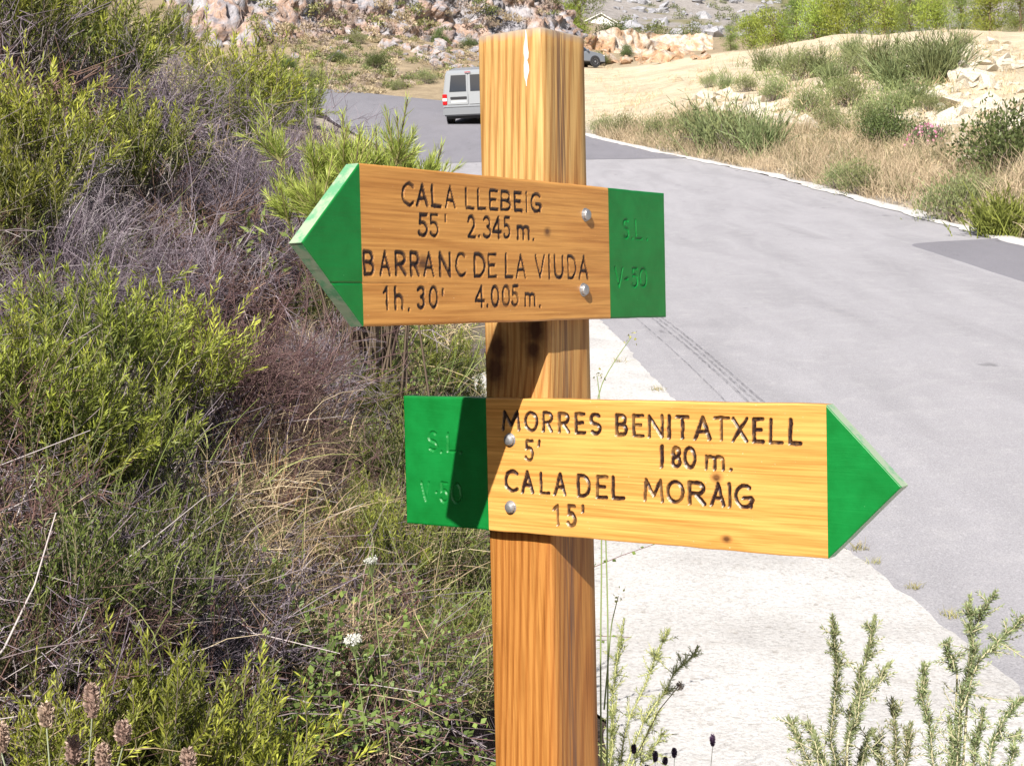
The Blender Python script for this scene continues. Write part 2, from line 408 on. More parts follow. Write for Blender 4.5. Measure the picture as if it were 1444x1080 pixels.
# pale gravel shoulder on the far side
ys2 = np.linspace(-6, 50, 420); xr = np.interp(ys2, ER[:, 1], ER[:, 0])
w2 = .16 + .4 * (fbm(ys2 * .7, ys2 * 0, o=4, s=15) - .3)
ribbon('gravel_shoulder', np.c_[xr - .04 + .30 * (fbm(ys2 * 1.3, ys2 * 0 + 5, o=3, s=3) - .5), ys2], np.c_[xr + w2, ys2], zr(ys2), M_CONC, .012, 6, .02)
# darker asphalt patch by the far edge
pa = np.array([(4.86 + .34 * (1 - t) + .05 * math.sin(t * 9) + 1.58 * max(0, (t - .93) / .07) ** 3, 6.42, 7 + 12.7 * t) for t in np.linspace(0, 1, 60)])
tt = (pa[:, 0] - 1) / 5.4
ribbon('asphalt_patch', pa[:, [0, 2]], pa[:, [1, 2]], zr(pa[:, 2]), M_NEW, .017, 8, .008)
# tyre marks
def m_mark():
    m, nt, p = mat_new('tyre_rubber_mark'); co = coords(nt); setp(p, Base_Color=(.06, .06, .07), Roughness=.85)
    n = noise(nt, mapping(nt, co, (30, 6, 1)), 1.5, 5, .7)
    t = N(nt, 'ShaderNodeBsdfTransparent'); mx = N(nt, 'ShaderNodeMixShader')
    nt.links.new(mathn(nt, 'MULTIPLY', ramp(nt, n.outputs[0], [(.4, 0.), (.66, 1.)]), .42), mx.inputs[0])
    nt.links.new(t.outputs[0], mx.inputs[1]); nt.links.new(p.outputs[0], mx.inputs[2]); nt.links.new(mx.outputs[0], nt.nodes['Material Output'].inputs['Surface'])
    return m
M_MARK = m_mark()
for k, off in enumerate((0, .045, .085, -.13)):
    s = np.linspace(0, 1, 24)
    X = 1.12 + off + .56 * s - .14 * s * s; Y = 14.4 - 6.2 * s + off * .5
    xl_ = np.interp(Y, EL[:, 1], EL[:, 0]); xr_ = np.interp(Y, ER[:, 1], ER[:, 0]); tt = (X - xl_) / (xr_ - xl_)
    w = .012 if k < 3 else .006
    ribbon('tyre_mark', np.c_[X - w, Y], np.c_[X + w, Y], zr(Y) + .03 * (1 - (2 * tt - 1) ** 2), M_MARK, .006, 2, 0, kind=None, parent=road)

# ------------------------------------------------------------------ rock faces and far slopes
def cliff(name, base, height, lean, amp, mat, du=.28, seed=0, top_noise=.3):
    """blocky rock wall standing on a base line"""
    B = np.array([at(*b) for b in base]); d = np.r_[0, np.cumsum(np.linalg.norm(np.diff(B, axis=0), axis=1))]
    nu = int(d[-1] / du); nv = int(height / du)
    s = np.linspace(0, d[-1], nu); Pb = np.stack([np.interp(s, d, B[:, i]) for i in range(3)], 1)
    T = nrm(np.gradient(Pb[:, :2], axis=0)); Nn = np.c_[T[:, 1], -T[:, 0]]
    sg = np.sign((Nn @ np.array([0, -1.])).mean()); Nn = Nn * sg
    U, Vv = np.meshgrid(s, np.linspace(-1.5, height, nv), indexing='ij')
    hh = height * (1 - top_noise + 2 * top_noise * fbm(s / 6, s * 0, o=4, s=seed + 40))[:, None]
    Z = Pb[:, 2][:, None] + Vv * hh / height
    X = Pb[:, 0][:, None] - Nn[:, 0][:, None] * Vv * lean; Y = Pb[:, 1][:, None] - Nn[:, 1][:, None] * Vv * lean
    a, b = U * .9 + Vv * .35, Vv - U * .15
    w1, v1 = worley(a / 2.6, b / 2.0, a * 0, seed); w2, v2 = worley(a / 1.0, b / .8, a * 0, seed + 10); w3, v3 = worley(a / .45, b / .4, a * 0, seed + 20)
    dsp = amp * ((v1 - .5) * .8 + (v2 - .5) * .75 + (v3 - .5) * .5 - .3 * w1 - .3 * w2 - .25 * w3 + 1.1 * (fbm(a / 7, b / 7, o=3, s=seed + 5) - .5))
    X = X + Nn[:, 0][:, None] * dsp; Y = Y + Nn[:, 1][:, None] * dsp; Z = Z + dsp * .25
    V = np.stack([X, Y, Z], -1).reshape(-1, 3)
    q = (np.arange(nu - 1)[:, None] * nv + np.arange(nv - 1)[None]).ravel()
    q = np.stack([q, q + nv, q + nv + 1, q + 1], 1) if sg > 0 else np.stack([q, q + 1, q + nv + 1, q + nv], 1)
    o = link(name, qmesh(name, V, q, mat)); tag(o, kind='structure'); return o
cliff_a = cliff('cliff', [(250, 66, 88), (350, 58, 90), (450, 54, 94), (560, 52, 98), (680, 46, 104), (760, 40, 108), (815, 24, 116)], 13, .62, 1.05, M_CLIFF, .2, 3)
cliff_b = cliff('rock_cutting', [(820, 92, 118), (850, 84, 122), (880, 76, 124), (930, 74, 126), (985, 76, 126), (1008, 82, 126)], 2.1, .5, .8, M_ORANGE, .16, 60, .25)

# ------------------------------------------------------------------ plant builders (numpy)
def leaves(g, base, d, L, w, col, rnd, fold=0., mid=.45):
    n = len(base); d = nrm(d); L = np.broadcast_to(L, n); w = np.broadcast_to(w, n)
    s = nrm(np.cross(d, rnd.normal(size=(n, 3)))); nn = np.cross(s, d)
    m = base + d * (L * mid)[:, None]
    V = np.stack([base, m + s * (w / 2)[:, None] + nn * (fold * w)[:, None], base + d * L[:, None] + nn * (L * .08)[:, None], m - s * (w / 2)[:, None] + nn * (fold * w)[:, None]], 1)
    q = np.arange(n * 4).reshape(-1, 4); col = np.asarray(col)
    if col.ndim == 1: col = np.tile(col, (n, 1))
    g.add(V.reshape(-1, 3), q, np.repeat(col, 4, 0))
def tubes(g, P, rad, col, sides=3):
    P = np.asarray(P, float); n, k = P.shape[:2]; rad = np.broadcast_to(rad, (n, k))
    T = nrm(np.gradient(P, axis=1)); ref = np.where(np.abs(T[:, :1, 2:]) > .9, np.array([1., 0, 0]), np.array([0, 0, 1.]))
    A = nrm(np.cross(T, np.broadcast_to(ref, T.shape))); B = np.cross(T, A)
    an = np.arange(sides) * 2 * math.pi / sides
    V = P[:, :, None] + (A[:, :, None] * np.cos(an)[None, None, :, None] + B[:, :, None] * np.sin(an)[None, None, :, None]) * rad[:, :, None, None]
    i = np.arange(n)[:, None, None] * k * sides + np.arange(k - 1)[None, :, None] * sides + np.arange(sides)[None, None]
    j = np.arange(n)[:, None, None] * k * sides + np.arange(k - 1)[None, :, None] * sides + ((np.arange(sides) + 1) % sides)[None, None]
    q = np.stack([i, j, j + sides, i + sides], -1).reshape(-1, 4); col = np.asarray(col, float)
    if col.ndim == 2: col = np.repeat(col, k * sides, 0)
    g.add(V.reshape(-1, 3), q, col)
def ribbons(g, P, w, col, rnd):
    P = np.asarray(P, float); n, k = P.shape[:2]
    T = nrm(np.gradient(P, axis=1)); S = nrm(np.cross(T, np.broadcast_to(rnd.normal(size=(n, 1, 3)), T.shape)))
    w = np.broadcast_to(w, (n, k))[..., None] / 2
    V = np.stack([P - S * w, P + S * w], 2).reshape(-1, 3)
    i = np.arange(n)[:, None] * k * 2 + np.arange(k - 1)[None] * 2
    q = np.stack([i, i + 1, i + 3, i + 2], -1).reshape(-1, 4); col = np.asarray(col, float)
    if col.ndim == 2: col = np.repeat(col, k * 2, 0)
    g.add(V, q, col)
def curves(rnd, base, d, L, k=5, bend=.3, droop=0.):
    n = len(base); d = nrm(d); L = np.broadcast_to(L, n)
    t = np.linspace(0, 1, k); side = rnd.normal(size=(n, 3)) * bend
    return base[:, None] + (d[:, None] * t[None, :, None] + side[:, None] * (t ** 2)[None, :, None] * .5 + np.array([0, 0, -1.]) * droop * (t ** 2)[None, :, None]) * L[:, None, None]
def dirs(rnd, n, up=.6, spread=1.):
    v = rnd.normal(size=(n, 3)); v[:, 2] = np.abs(v[:, 2]); v = nrm(v) * spread; v[:, 2] += up; return nrm(v)
def cmix(rnd, n, a, b, jit=.12):
    t = rnd.random((n, 1)); c = np.array(a) * (1 - t) + np.array(b) * t
    return np.clip(c * (1 + jit * rnd.normal(size=(n, 1))), .002, 1)
GOLD = 2.39996
def sprig_leaves(g, P, M_, L, w, a0, a1, colA, colB, rnd, t0=.1):
    """leaves in a spiral along each path P (n,k,3)"""
    n, k = P.shape[:2]; t = np.linspace(t0, 1, M_)
    f = t * (k - 1); i = np.minimum(f.astype(int), k - 2); u = (f - i)[None, :, None]
    base = P[:, i] * (1 - u) + P[:, i + 1] * u; ax = nrm(P[:, i + 1] - P[:, i])
    ph = np.arange(M_)[None] * GOLD + rnd.random((n, 1)) * 6.28 + rnd.normal(size=(n, M_)) * .3
    r1 = nrm(np.cross(ax, np.array([.3, .5, .81]))); r2 = np.cross(ax, r1)
    rad = r1 * np.cos(ph)[..., None] + r2 * np.sin(ph)[..., None]
    al = (a0 * (1 - t) + a1 * t)[None, :, None] + rnd.normal(size=(n, M_, 1)) * .15
    d = ax * np.cos(al) + rad * np.sin(al)
    ln = L * (.65 + .5 * rnd.random((n, M_))) * (1 - .35 * t ** 4)[None]
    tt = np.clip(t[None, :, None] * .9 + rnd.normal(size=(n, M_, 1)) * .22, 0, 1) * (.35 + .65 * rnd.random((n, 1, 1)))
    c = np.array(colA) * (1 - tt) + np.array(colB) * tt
    leaves(g, base.reshape(-1, 3), d.reshape(-1, 3), ln.ravel(), w, c.reshape(-1, 3), rnd)

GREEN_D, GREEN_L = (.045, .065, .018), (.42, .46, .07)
BARK = (.20, .16, .14)
def rosemary(seed, R=.28, H=.36, n=130, M_=52, colA=GREEN_D, colB=GREEN_L, L=.031, w=.0039):
    rnd = np.random.default_rng(seed); leaf, wood = Geo(), Geo()
    d = dirs(rnd, n, .55, 1.); rr = R * (.35 + .55 * rnd.random(n))
    o = d * np.c_[rr, rr, rr * H / R]; o[:, 2] *= .9
    P = curves(rnd, o, d * .7 + np.array([0, 0, .75]) + rnd.normal(size=(n, 3)) * .25, .10 + .12 * rnd.random(n), 5, .35)
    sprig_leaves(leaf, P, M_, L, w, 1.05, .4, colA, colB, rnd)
    tubes(wood, P, np.linspace(.0018, .0007, 5), cmix(rnd, n, (.22, .2, .1), BARK), 3)
    b0 = rnd.normal(size=(n, 3)) * R * .10; b0[:, 2] = -.05
    S = b0[:, None] + (o - b0)[:, None] * np.linspace(0, 1, 5)[None, :, None]; S[:, 1:4] += rnd.normal(size=(n, 3, 3)) * R * .06
    tubes(wood, S, np.linspace(.005, .0018, 5), cmix(rnd, n, BARK, (.32, .29, .28)), 3)
    return leaf, wood
def deadbush(seed, R=.3, H=.32, n=70, colA=(.075, .05, .065), colB=(.33, .28, .32)):
    rnd = np.random.default_rng(seed); g = Geo()
    b = rnd.normal(size=(n, 3)) * R * .25; b[:, 2] = -.03
    d = dirs(rnd, n, .7); P = curves(rnd, b, d, H * (.6 + .6 * rnd.random(n)), 6, .5, .1)
    P[:, 1:] += rnd.normal(size=(n, 5, 3)) * .012
    tubes(g, P, np.linspace(.0026, .0011, 6), cmix(rnd, n, colA, colB), 3)
    for m, ln, rad in ((7, .14, .0012), (9, .07, .0008)):
        n2 = len(P) * m
        if n2 > 1600: P = P[rnd.permutation(len(P))[:1600 // m]]; n2 = len(P) * m
        t = .25 + .75 * rnd.random((len(P), m)); f = t * (P.shape[1] - 1); i = np.minimum(f.astype(int), P.shape[1] - 2); u = (f - i)[..., None]
        r = np.arange(len(P))[:, None]
        base = (P[r, i] * (1 - u) + P[r, i + 1] * u).reshape(-1, 3); ax = nrm(P[r, i + 1] - P[r, i]).reshape(-1, 3)
        P2 = curves(rnd, base, ax * .8 + rnd.normal(size=(n2, 3)) * .55, ln * (.5 + rnd.random(n2)), 3 if m == 9 else 4, .5)
        tubes(g, P2, np.linspace(rad, rad * .6, P2.shape[1]), cmix(rnd, n2, colA, colB), 3)
        P = P2
    return g
def grass(seed, n=70, L=.3, w=.0022, spread=.10, colA=(.45, .34, .16), colB=(.66, .56, .34), up=1.3, droop=.35, k=5):
    rnd = np.random.default_rng(seed); g = Geo()
    b = rnd.normal(size=(n, 3)) * spread; b[:, 2] = -.01
    P = curves(rnd, b, dirs(rnd, n, up), L * (.45 + .7 * rnd.random(n)), k, .45, droop)
    ribbons(g, P, np.linspace(w, w * .35, k), cmix(rnd, n, colA, colB), rnd)
    return g
def leafmat(seed, n=260, R=.16, H=.1, L=.02, w=.011, colA=(.10, .14, .04), colB=(.26, .32, .08), stem=(.16, .05, .05)):
    rnd = np.random.default_rng(seed); g, wood = Geo(), Geo(); m = max(6, n // 22)
    b = rnd.normal(size=(m, 3)) * R * .35; b[:, 2] = 0
    P = curves(rnd, b, dirs(rnd, m, .5), (R + H) * (.6 + .7 * rnd.random(m)), 6, .7, .35)
    tubes(wood, P, np.linspace(.0018, .0008, 6), cmix(rnd, m, stem, BARK), 3)
    sprig_leaves(g, P, 22, L, w, 1.3, .9, colA, colB, rnd, .15)
    return g, wood
def bigbush(seed, R=.8, H=1., n=4600, L=.06, w=.026, colA=(.06, .085, .035), colB=(.16, .21, .07), clumps=26, erect=.4):
    """broadly rounded shrub seen from some way off"""
    rnd = np.random.default_rng(seed); g, wood = Geo(), Geo()
    c = dirs(rnd, clumps, .25); rad = .45 + .55 * rnd.random(clumps)
    C = c * rad[:, None] * np.array([R, R, H]) * .82; C[:, 2] = np.abs(C[:, 2]) + .05 * H
    b0 = rnd.normal(size=(clumps, 3)) * R * .12; b0[:, 2] = -.1
    S = b0[:, None] + (C - b0)[:, None] * np.linspace(0, 1, 5)[None, :, None]; S[:, 1:4] += rnd.normal(size=(clumps, 3, 3)) * R * .06
    tubes(wood, S, np.linspace(.022, .007, 5) * max(.5, R), cmix(rnd, clumps, BARK, (.3, .26, .22)), 4)
    i = rnd.integers(0, clumps, n); sz = R * .30
    p = C[i] + rnd.normal(size=(n, 3)) * np.array([sz, sz, sz * .8]) * .62; p[:, 2] = np.abs(p[:, 2])
    d = nrm(p - np.array([0, 0, -.2 * H])) * .6 + rnd.normal(size=(n, 3)) * .5 + np.array([0, 0, erect])
    tt = np.clip(rnd.random((clumps, 1))[i] * .6 + rnd.random((n, 1)) * .5, 0, 1)
    leaves(g, p, d, L * (.6 + .7 * rnd.random(n)), w, np.array(colA) * (1 - tt) + np.array(colB) * tt, rnd)
    return g, wood
def broom(seed, R=.5, H=1., n=130, colA=(.13, .165, .07), colB=(.27, .31, .14), w=.012, tip=6):
    """upright thin green stems"""
    rnd = np.random.default_rng(seed); g, wood = Geo(), Geo()
    b = rnd.normal(size=(n, 3)) * R * .28; b[:, 2] = -.05
    d = dirs(rnd, n, 1.25); P = curves(rnd, b, d, H * (.55 + .55 * rnd.random(n)), 6, .35, .08)
    tubes(wood, P, np.linspace(.010, .004, 6) * (w / .012), cmix(rnd, n, colA, colB), 3)
    m = tip; r = np.arange(n)[:, None]; t = .35 + .65 * rnd.random((n, m)); f = t * 5; i = np.minimum(f.astype(int), 4); u = (f - i)[..., None]
    base = (P[r, i] * (1 - u) + P[r, i + 1] * u).reshape(-1, 3); ax = nrm(P[r, i + 1] - P[r, i]).reshape(-1, 3)
    leaves(g, base, ax + rnd.normal(size=(n * m, 3)) * .35, H * (.12 + .16 * rnd.random(n * m)), w * 1.5, cmix(rnd, n * m, colA, colB), rnd)
    return g, wood
def pine_tree(seed, H=4., R=1.6, n=4200, colA=(.09, .13, .035), colB=(.27, .34, .08), clumps=44, trunk_vis=.06):
    rnd = np.random.default_rng(seed); g, wood = Geo(), Geo()
    T = np.array([[0, 0, -.3], [.05, .02, H * .25], [-.04, .05, H * .5], [.05, 0, H * .75], [0, .02, H * .96]]) + np.r_[[[0, 0, 0]], rnd.normal(size=(4, 3)) * .06]
    tubes(wood, T[None], np.linspace(.14, .03, 5) * H / 4, (.17, .12, .09), 7)
    z = trunk_vis + (1 - trunk_vis) * rnd.random(clumps) ** .9; an = rnd.random(clumps) * 6.28
    prof = np.sin(np.clip((z - trunk_vis) / (1 - trunk_vis), .02, 1) ** .75 * 3.0) ** .6
    rad = R * (.25 + .75 * rnd.random(clumps)) * np.maximum(prof, .22)
    C = np.c_[np.cos(an) * rad, np.sin(an) * rad, z * H]
    st = np.c_[np.interp(z * H * .85, T[:, 2], T[:, 0]), np.interp(z * H * .85, T[:, 2], T[:, 1]), z * H * .82]
    S = st[:, None] + (C - st)[:, None] * np.linspace(0, 1, 4)[None, :, None]; S[:, 1:3] += rnd.normal(size=(clumps, 2, 3)) * .06
    tubes(wood, S, np.linspace(.035, .01, 4) * H / 4, (.2, .15, .11), 4)
    i = rnd.integers(0, clumps, n); s = R * .27
    o = rnd.normal(size=(n, 3)) * np.array([s, s, s * .75]) * .75; p = C[i] + o
    tt = np.clip(rnd.random((clumps, 1))[i] * .5 + rnd.random((n, 1)) * .55, 0, 1)
    leaves(g, p, nrm(o) * .6 + np.array([0, 0, .7]) + rnd.normal(size=(n, 3)) * .35, .22 * (.6 + .7 * rnd.random(n)) * R / 1.6, .05 * R / 1.6, np.array(colA) * (1 - tt) + np.array(colB) * tt, rnd)
    return g, wood

# prototypes: (part name, mesh) lists
def proto(kind, parts): return [(n, g.mesh(kind + '_' + n, m)) for n, g, m in parts]
PR = {}
for k in range(4):
    l, w_ = rosemary(10 + k, .24 + .03 * k, .30 + .03 * k); PR['rosemary%d' % k] = proto('rosemary', [('foliage', l, M_LEAF), ('stems', w_, M_TWIG)])
for k in range(2):
    l, w_ = rosemary(20 + k, .26, .32, 115, 40, (.10, .125, .02), (.58, .60, .09)); PR['limeros%d' % k] = proto('rosemary', [('foliage', l, M_LEAF), ('stems', w_, M_TWIG)])
for k in range(2):
    l, w_ = rosemary(26 + k, .26, .30, 130, 36, (.035, .05, .016), (.20, .235, .05), .026, .0042); PR['darkros%d' % k] = proto('rosemary', [('foliage', l, M_LEAF), ('stems', w_, M_TWIG)])
for k in range(2):
    l, w_ = rosemary(90 + k, .26, .34, 150, 40, (.11, .14, .03), (.44, .50, .09), .03, .0026); PR['fine%d' % k] = proto('rosemary', [('foliage', l, M_LEAF), ('stems', w_, M_TWIG)])
for k in range(3): PR['dead%d' % k] = proto('dead_bush', [('twigs', deadbush(30 + k), M_TWIG)])
for k in range(2): PR['brown%d' % k] = proto('dead_bush', [('twigs', deadbush(34 + k, .26, .36, 80, (.07, .035, .04), (.21, .135, .125)), M_TWIG)])
for k in range(3):
    l, w_ = broom(40 + k); PR['broom%d' % k] = proto('broom', [('foliage', l, M_LEAF), ('stems', w_, M_TWIG)])
    l, w_ = bigbush(50 + k); PR['bush%d' % k] = proto('bush', [('crown', l, M_LEAF), ('stems', w_, M_TWIG)])
    l, w_ = bigbush(56 + k, .8, .9, 2400, .08, .018, (.12, .14, .06), (.30, .33, .14), 30, .9); PR['grey%d' % k] = proto('bush', [('crown', l, M_LEAF), ('stems', w_, M_TWIG)])
for k in range(3):
    l, w_ = pine_tree(60 + k, 4 + .3 * k, 1.7); PR['pine%d' % k] = proto('pine', [('crown', l, M_LEAF), ('trunk', w_, M_TWIG)])
    l, w_ = pine_tree(66 + k, 3.2, 1.9, 4200, (.15, .21, .035), (.42, .50, .09), 44, .02); PR['limepine%d' % k] = proto('pine', [('crown', l, M_LEAF), ('trunk', w_, M_TWIG)])
def plant(kind, name, P, scale, label, cat, group, rz=None, seed=[0]):
    seed[0] += 1; rnd = random.Random(seed[0])
    e = empty(name, tuple(P), rnd.random() * 6.28 if rz is None else rz, scale); tag(e, label, cat, group)
    for n, me in PR[kind]:
        c = link(n, me, e)
        if n == 'flowers': c['kind'] = 'stuff'
    return e

# ------------------------------------------------------------------ the signpost
TH = .63106; PS = .10; BT = .0194                       # post yaw, post side, board thickness
PN = np.array([.0463, 1.8996])                          # near corner of the post in plan
def wood_nodes(nt, co, along, scale, pith, knots, dark, mid, light, zcol=None, stretch=.07, contrast=1., dist=3.2):
    """growth rings round a pith line with knots; along = grain axis index"""
    sc = [1, 1, 1]; sc[along] = stretch
    rot = {0: (0, math.radians(90), 0), 1: (math.radians(90), 0, 0), 2: (0, 0, 0)}[along]
    vec = mapping(nt, co, (1, 1, 1), (0, 0, 0), tuple(-x for x in pith))
    tl = [.035, -.03, .03]; tl[along] = 0
    vec2 = mapping(nt, mapping(nt, vec, (1, 1, 1), tuple(tl)), tuple(sc))
    wv = N(nt, 'ShaderNodeTexWave'); wv.wave_type = 'RINGS'; wv.rings_direction = 'XYZ'[along]; wv.wave_profile = 'SIN'
    wv.inputs['Scale'].default_value = scale; wv.inputs['Distortion'].default_value = dist; wv.inputs['Detail'].default_value = 3
    wv.inputs['Detail Scale'].default_value = .35; wv.inputs['Detail Roughness'].default_value = .5
    nt.links.new(vec2, wv.inputs['Vector'])
    core = None; ph = None
    for (kx, ky, kz), rad, amt in knots:
        mp = mapping(nt, co, (1, 1, 1), (0, 0, 0), (-kx, -ky, -kz))
        ss = [1, 1, 1]; ss[along] = .45
        ln = N(nt, 'ShaderNodeVectorMath'); ln.operation = 'LENGTH'; nt.links.new(mapping(nt, mp, tuple(ss)), ln.inputs[0])
        g = mathn(nt, 'POWER', 2.718, mathn(nt, 'MULTIPLY', mathn(nt, 'POWER', mathn(nt, 'DIVIDE', ln.outputs['Value'], rad * 3.2), 2.), -1.))
        ph = mathn(nt, 'MULTIPLY', g, amt) if ph is None else mathn(nt, 'MULTIPLY_ADD', g, amt, ph)
        ln2 = N(nt, 'ShaderNodeVectorMath'); ln2.operation = 'LENGTH'
        ss[along] = .75; nt.links.new(mapping(nt, mp, tuple(ss)), ln2.inputs[0])
        cc = ramp(nt, mathn(nt, 'DIVIDE', mathn(nt, 'MULTIPLY_ADD', noise(nt, co, 120, 3).outputs[0], rad * .8, mathn(nt, 'SUBTRACT', ln2.outputs['Value'], rad * .4)), rad * 2.2), [(.25, 1.), (.5, .55), (.95, 0.)])
        core = cc if core is None else mathn(nt, 'MAXIMUM', core, cc)
    if ph is not None: nt.links.new(ph, wv.inputs['Phase Offset'])
    big = noise(nt, mapping(nt, co, tuple((3 if i == along else 18) for i in range(3))), 1., 4, .6)
    fib = noise(nt, mapping(nt, co, tuple((7 if i == along else 300) for i in range(3))), 1., 4, .65)
    line = ramp(nt, wv.outputs[1], [(.0, .0), (.55, .16), (.82, .7), (1., 1.)])
    fine = noise(nt, mapping(nt, co, tuple((3.5 if i == along else 700) for i in range(3))), 1., 2, .5)
    line = mathn(nt, 'MULTIPLY', line, ramp(nt, fine.outputs[0], [(.3, .55), (.6, 1.)]))
    t = mathn(nt, 'MULTIPLY_ADD', line, .55 * contrast, mathn(nt, 'MULTIPLY', big.outputs[0], .45))
    c = ramp(nt, t, [(.12, light), (.5, mid), (.92, dark)])
    c = mixc(nt, 1., c, ramp(nt, fib.outputs[0], [(.32, (.70, .62, .52)), (.58, (1.08, 1.08, 1.08))]), 'MULTIPLY')
    if core is not None: c = mixc(nt, mathn(nt, 'MULTIPLY', core, .92), c, (.06, .022, .012))
    return c, mathn(nt, 'ADD', mathn(nt, 'MULTIPLY', wv.outputs[1], .5), fib.outputs[0]), big
def m_post():
    m, nt, p = mat_new('post_timber'); co = coords(nt)
    kn = [((-.084, 0, 1.7250), .014, 4.), ((-.080, 0, 1.7520), .013, 3.), ((-.018, 0, 1.7750), .013, 4.), ((-.022, 0, 1.7500), .009, 2.)]
    c, h, big = wood_nodes(nt, co, 2, 34, (.012, .035, 0), kn, (.22, .095, .028), (.45, .245, .080), (.57, .365, .140), contrast=.85, dist=7.)
    sep = N(nt, 'ShaderNodeSeparateXYZ'); nt.links.new(co, sep.inputs[0]); z = sep.outputs[2]
    # upper end weathered paler, foot stained redder
    lowm = N(nt, 'ShaderNodeMapRange'); lowm.inputs[1].default_value = 1.85; lowm.inputs[2].default_value = 1.5; nt.links.new(z, lowm.inputs[0])
    c = mixc(nt, mathn(nt, 'MULTIPLY', lowm.outputs[0], .9), c, mixc(nt, 1., c, (.74, .50, .29), 'MULTIPLY'))
    topm = N(nt, 'ShaderNodeMapRange'); topm.inputs[1].default_value = 2.145; topm.inputs[2].default_value = 2.157
    nt.links.new(mathn(nt, 'MULTIPLY_ADD', noise(nt, co, 90, 3).outputs[0], .012, mathn(nt, 'SUBTRACT', z, .006)), topm.inputs[0])
    c = mixc(nt, mathn(nt, 'MULTIPLY', topm.outputs[0], .8), c, (.30, .275, .25))
    # drying checks and dirt on the right hand face
    ck = noise(nt, mapping(nt, co, (260, 260, 5), (0, 0, 0), (0, .0, .2)), 1., 4, .6)
    xm = N(nt, 'ShaderNodeMapRange'); xm.inputs[1].default_value = -.006; xm.inputs[2].default_value = -.001; nt.links.new(sep.outputs[0], xm.inputs[0])
    yb = mathn(nt, 'POWER', 2.718, mathn(nt, 'MULTIPLY', mathn(nt, 'POWER', mathn(nt, 'DIVIDE', mathn(nt, 'SUBTRACT', sep.outputs[1], .040), .013), 2.), -1.))
    msk = mathn(nt, 'MULTIPLY', mathn(nt, 'MULTIPLY', ramp(nt, ck.outputs[0], [(.42, 0.), (.6, 1.)]), xm.outputs[0]), mathn(nt, 'MULTIPLY', yb, .85))
    c = mixc(nt, msk, c, (.10, .055, .045))
    st = noise(nt, mapping(nt, co, (14, 14, 3.5)), 1., 5, .65)
    c = mixc(nt, mathn(nt, 'MULTIPLY', ramp(nt, st.outputs[0], [(.52, 0.), (.72, 1.)]), .45), c, mixc(nt, 1., c, (.55, .48, .42), 'MULTIPLY'))
    nt.links.new(c, p.inputs['Base Color']); setp(p, Roughness=.5); p.inputs['Specular IOR Level'].default_value = .35
    bump(nt, p, h, .25, .0015); return m
def m_board(name, along, pith, knots, cols):
    m, nt, p = mat_new(name); co = coords(nt)
    c, h, big = wood_nodes(nt, co, along, 17, pith, knots, *cols, stretch=.05, contrast=.5, dist=5.)
    fine = noise(nt, mapping(nt, co, tuple((2.2 if i == along else 210) for i in range(3))), 1., 3, .55)
    c = mixc(nt, mathn(nt, 'MULTIPLY', ramp(nt, fine.outputs[0], [(.46, 0.), (.62, 1.)]), .24), c, cols[0])
    spk = noise(nt, co, 330, 2, .5)
    c = mixc(nt, mathn(nt, 'MULTIPLY', ramp(nt, spk.outputs[0], [(.74, 0.), (.78, 1.)]), .5), c, (.75, .62, .42))
    a = N(nt, 'ShaderNodeAttribute'); a.attribute_name = 'burn'
    bn = noise(nt, co, 240, 4, .7)
    b = mathn(nt, 'MULTIPLY', a.outputs['Fac'], ramp(nt, bn.outputs[0], [(.3, .8), (.5, 1.)]))
    c = mixc(nt, b, c, (.020, .008, .008))
    nt.links.new(c, p.inputs['Base Color']); p.inputs['Specular IOR Level'].default_value = .45
    setp(p, Roughness=.38)
    bump(nt, p, h, .12, .001); return m
def m_green(name, worn=0.):
    m, nt, p = mat_new(name); co = coords(nt)
    g1 = noise(nt, mapping(nt, co, (12, 12, 160)), 1., 4, .6, 1.5); n2 = noise(nt, co, 30, 5, .6)
    c = ramp(nt, n2.outputs[0], [(.3, (.002, .135, .020)), (.7, (.004, .190, .034))])
    sp = noise(nt, co, 210, 2, .5)
    c = mixc(nt, mathn(nt, 'MULTIPLY', ramp(nt, sp.outputs[0], [(.76, 0.), (.8, 1.)]), .4), c, (.2, .5, .25))
    if worn:
        wn_ = noise(nt, co, 38, 6, .7)
        c = mixc(nt, ramp(nt, wn_.outputs[0], [(.56 - .3 * worn, 0.), (.68 - .3 * worn, 1.)]), c, (.40, .30, .23))
        c = mixc(nt, .5 * (worn > .5), c, (.26, .52, .34))
    nt.links.new(c, p.inputs['Base Color']); setp(p, Roughness=.42); p.inputs['Specular IOR Level'].default_value = .4
    bump(nt, p, mathn(nt, 'ADD', g1.outputs[0], mathn(nt, 'MULTIPLY', n2.outputs[0], .5)), .25, .0012); return m
M_GREEN = m_green('green_paint'); M_GWORN = m_green('worn_green_edge', .55); M_GBARE = m_green('chipped_green_edge', .75)
M_STEEL = plain('galvanised_steel', (.42, .42, .43), .48, .8, .5, .3, 90)
WOODC = ((.38, .155, .036), (.58, .285, .070), (.69, .375, .105))
M_BU = m_board('upper_board_wood', 1, (-.05, 0, 1.9000), [((.0194, -.023, 1.8974), .0036, 2.5), ((.0194, -.267, 1.8548), .0060, 3.)], ((.33, .130, .030), (.50, .225, .055), (.60, .30, .08)))
M_BL = m_board('lower_board_wood', 0, (0, .05, 1.6300), [((.249, -.0194, 1.6009), .0040, 3.), ((.2605, -.0194, 1.5293), .0034, 4.)], WOODC)
M_POST = m_post()

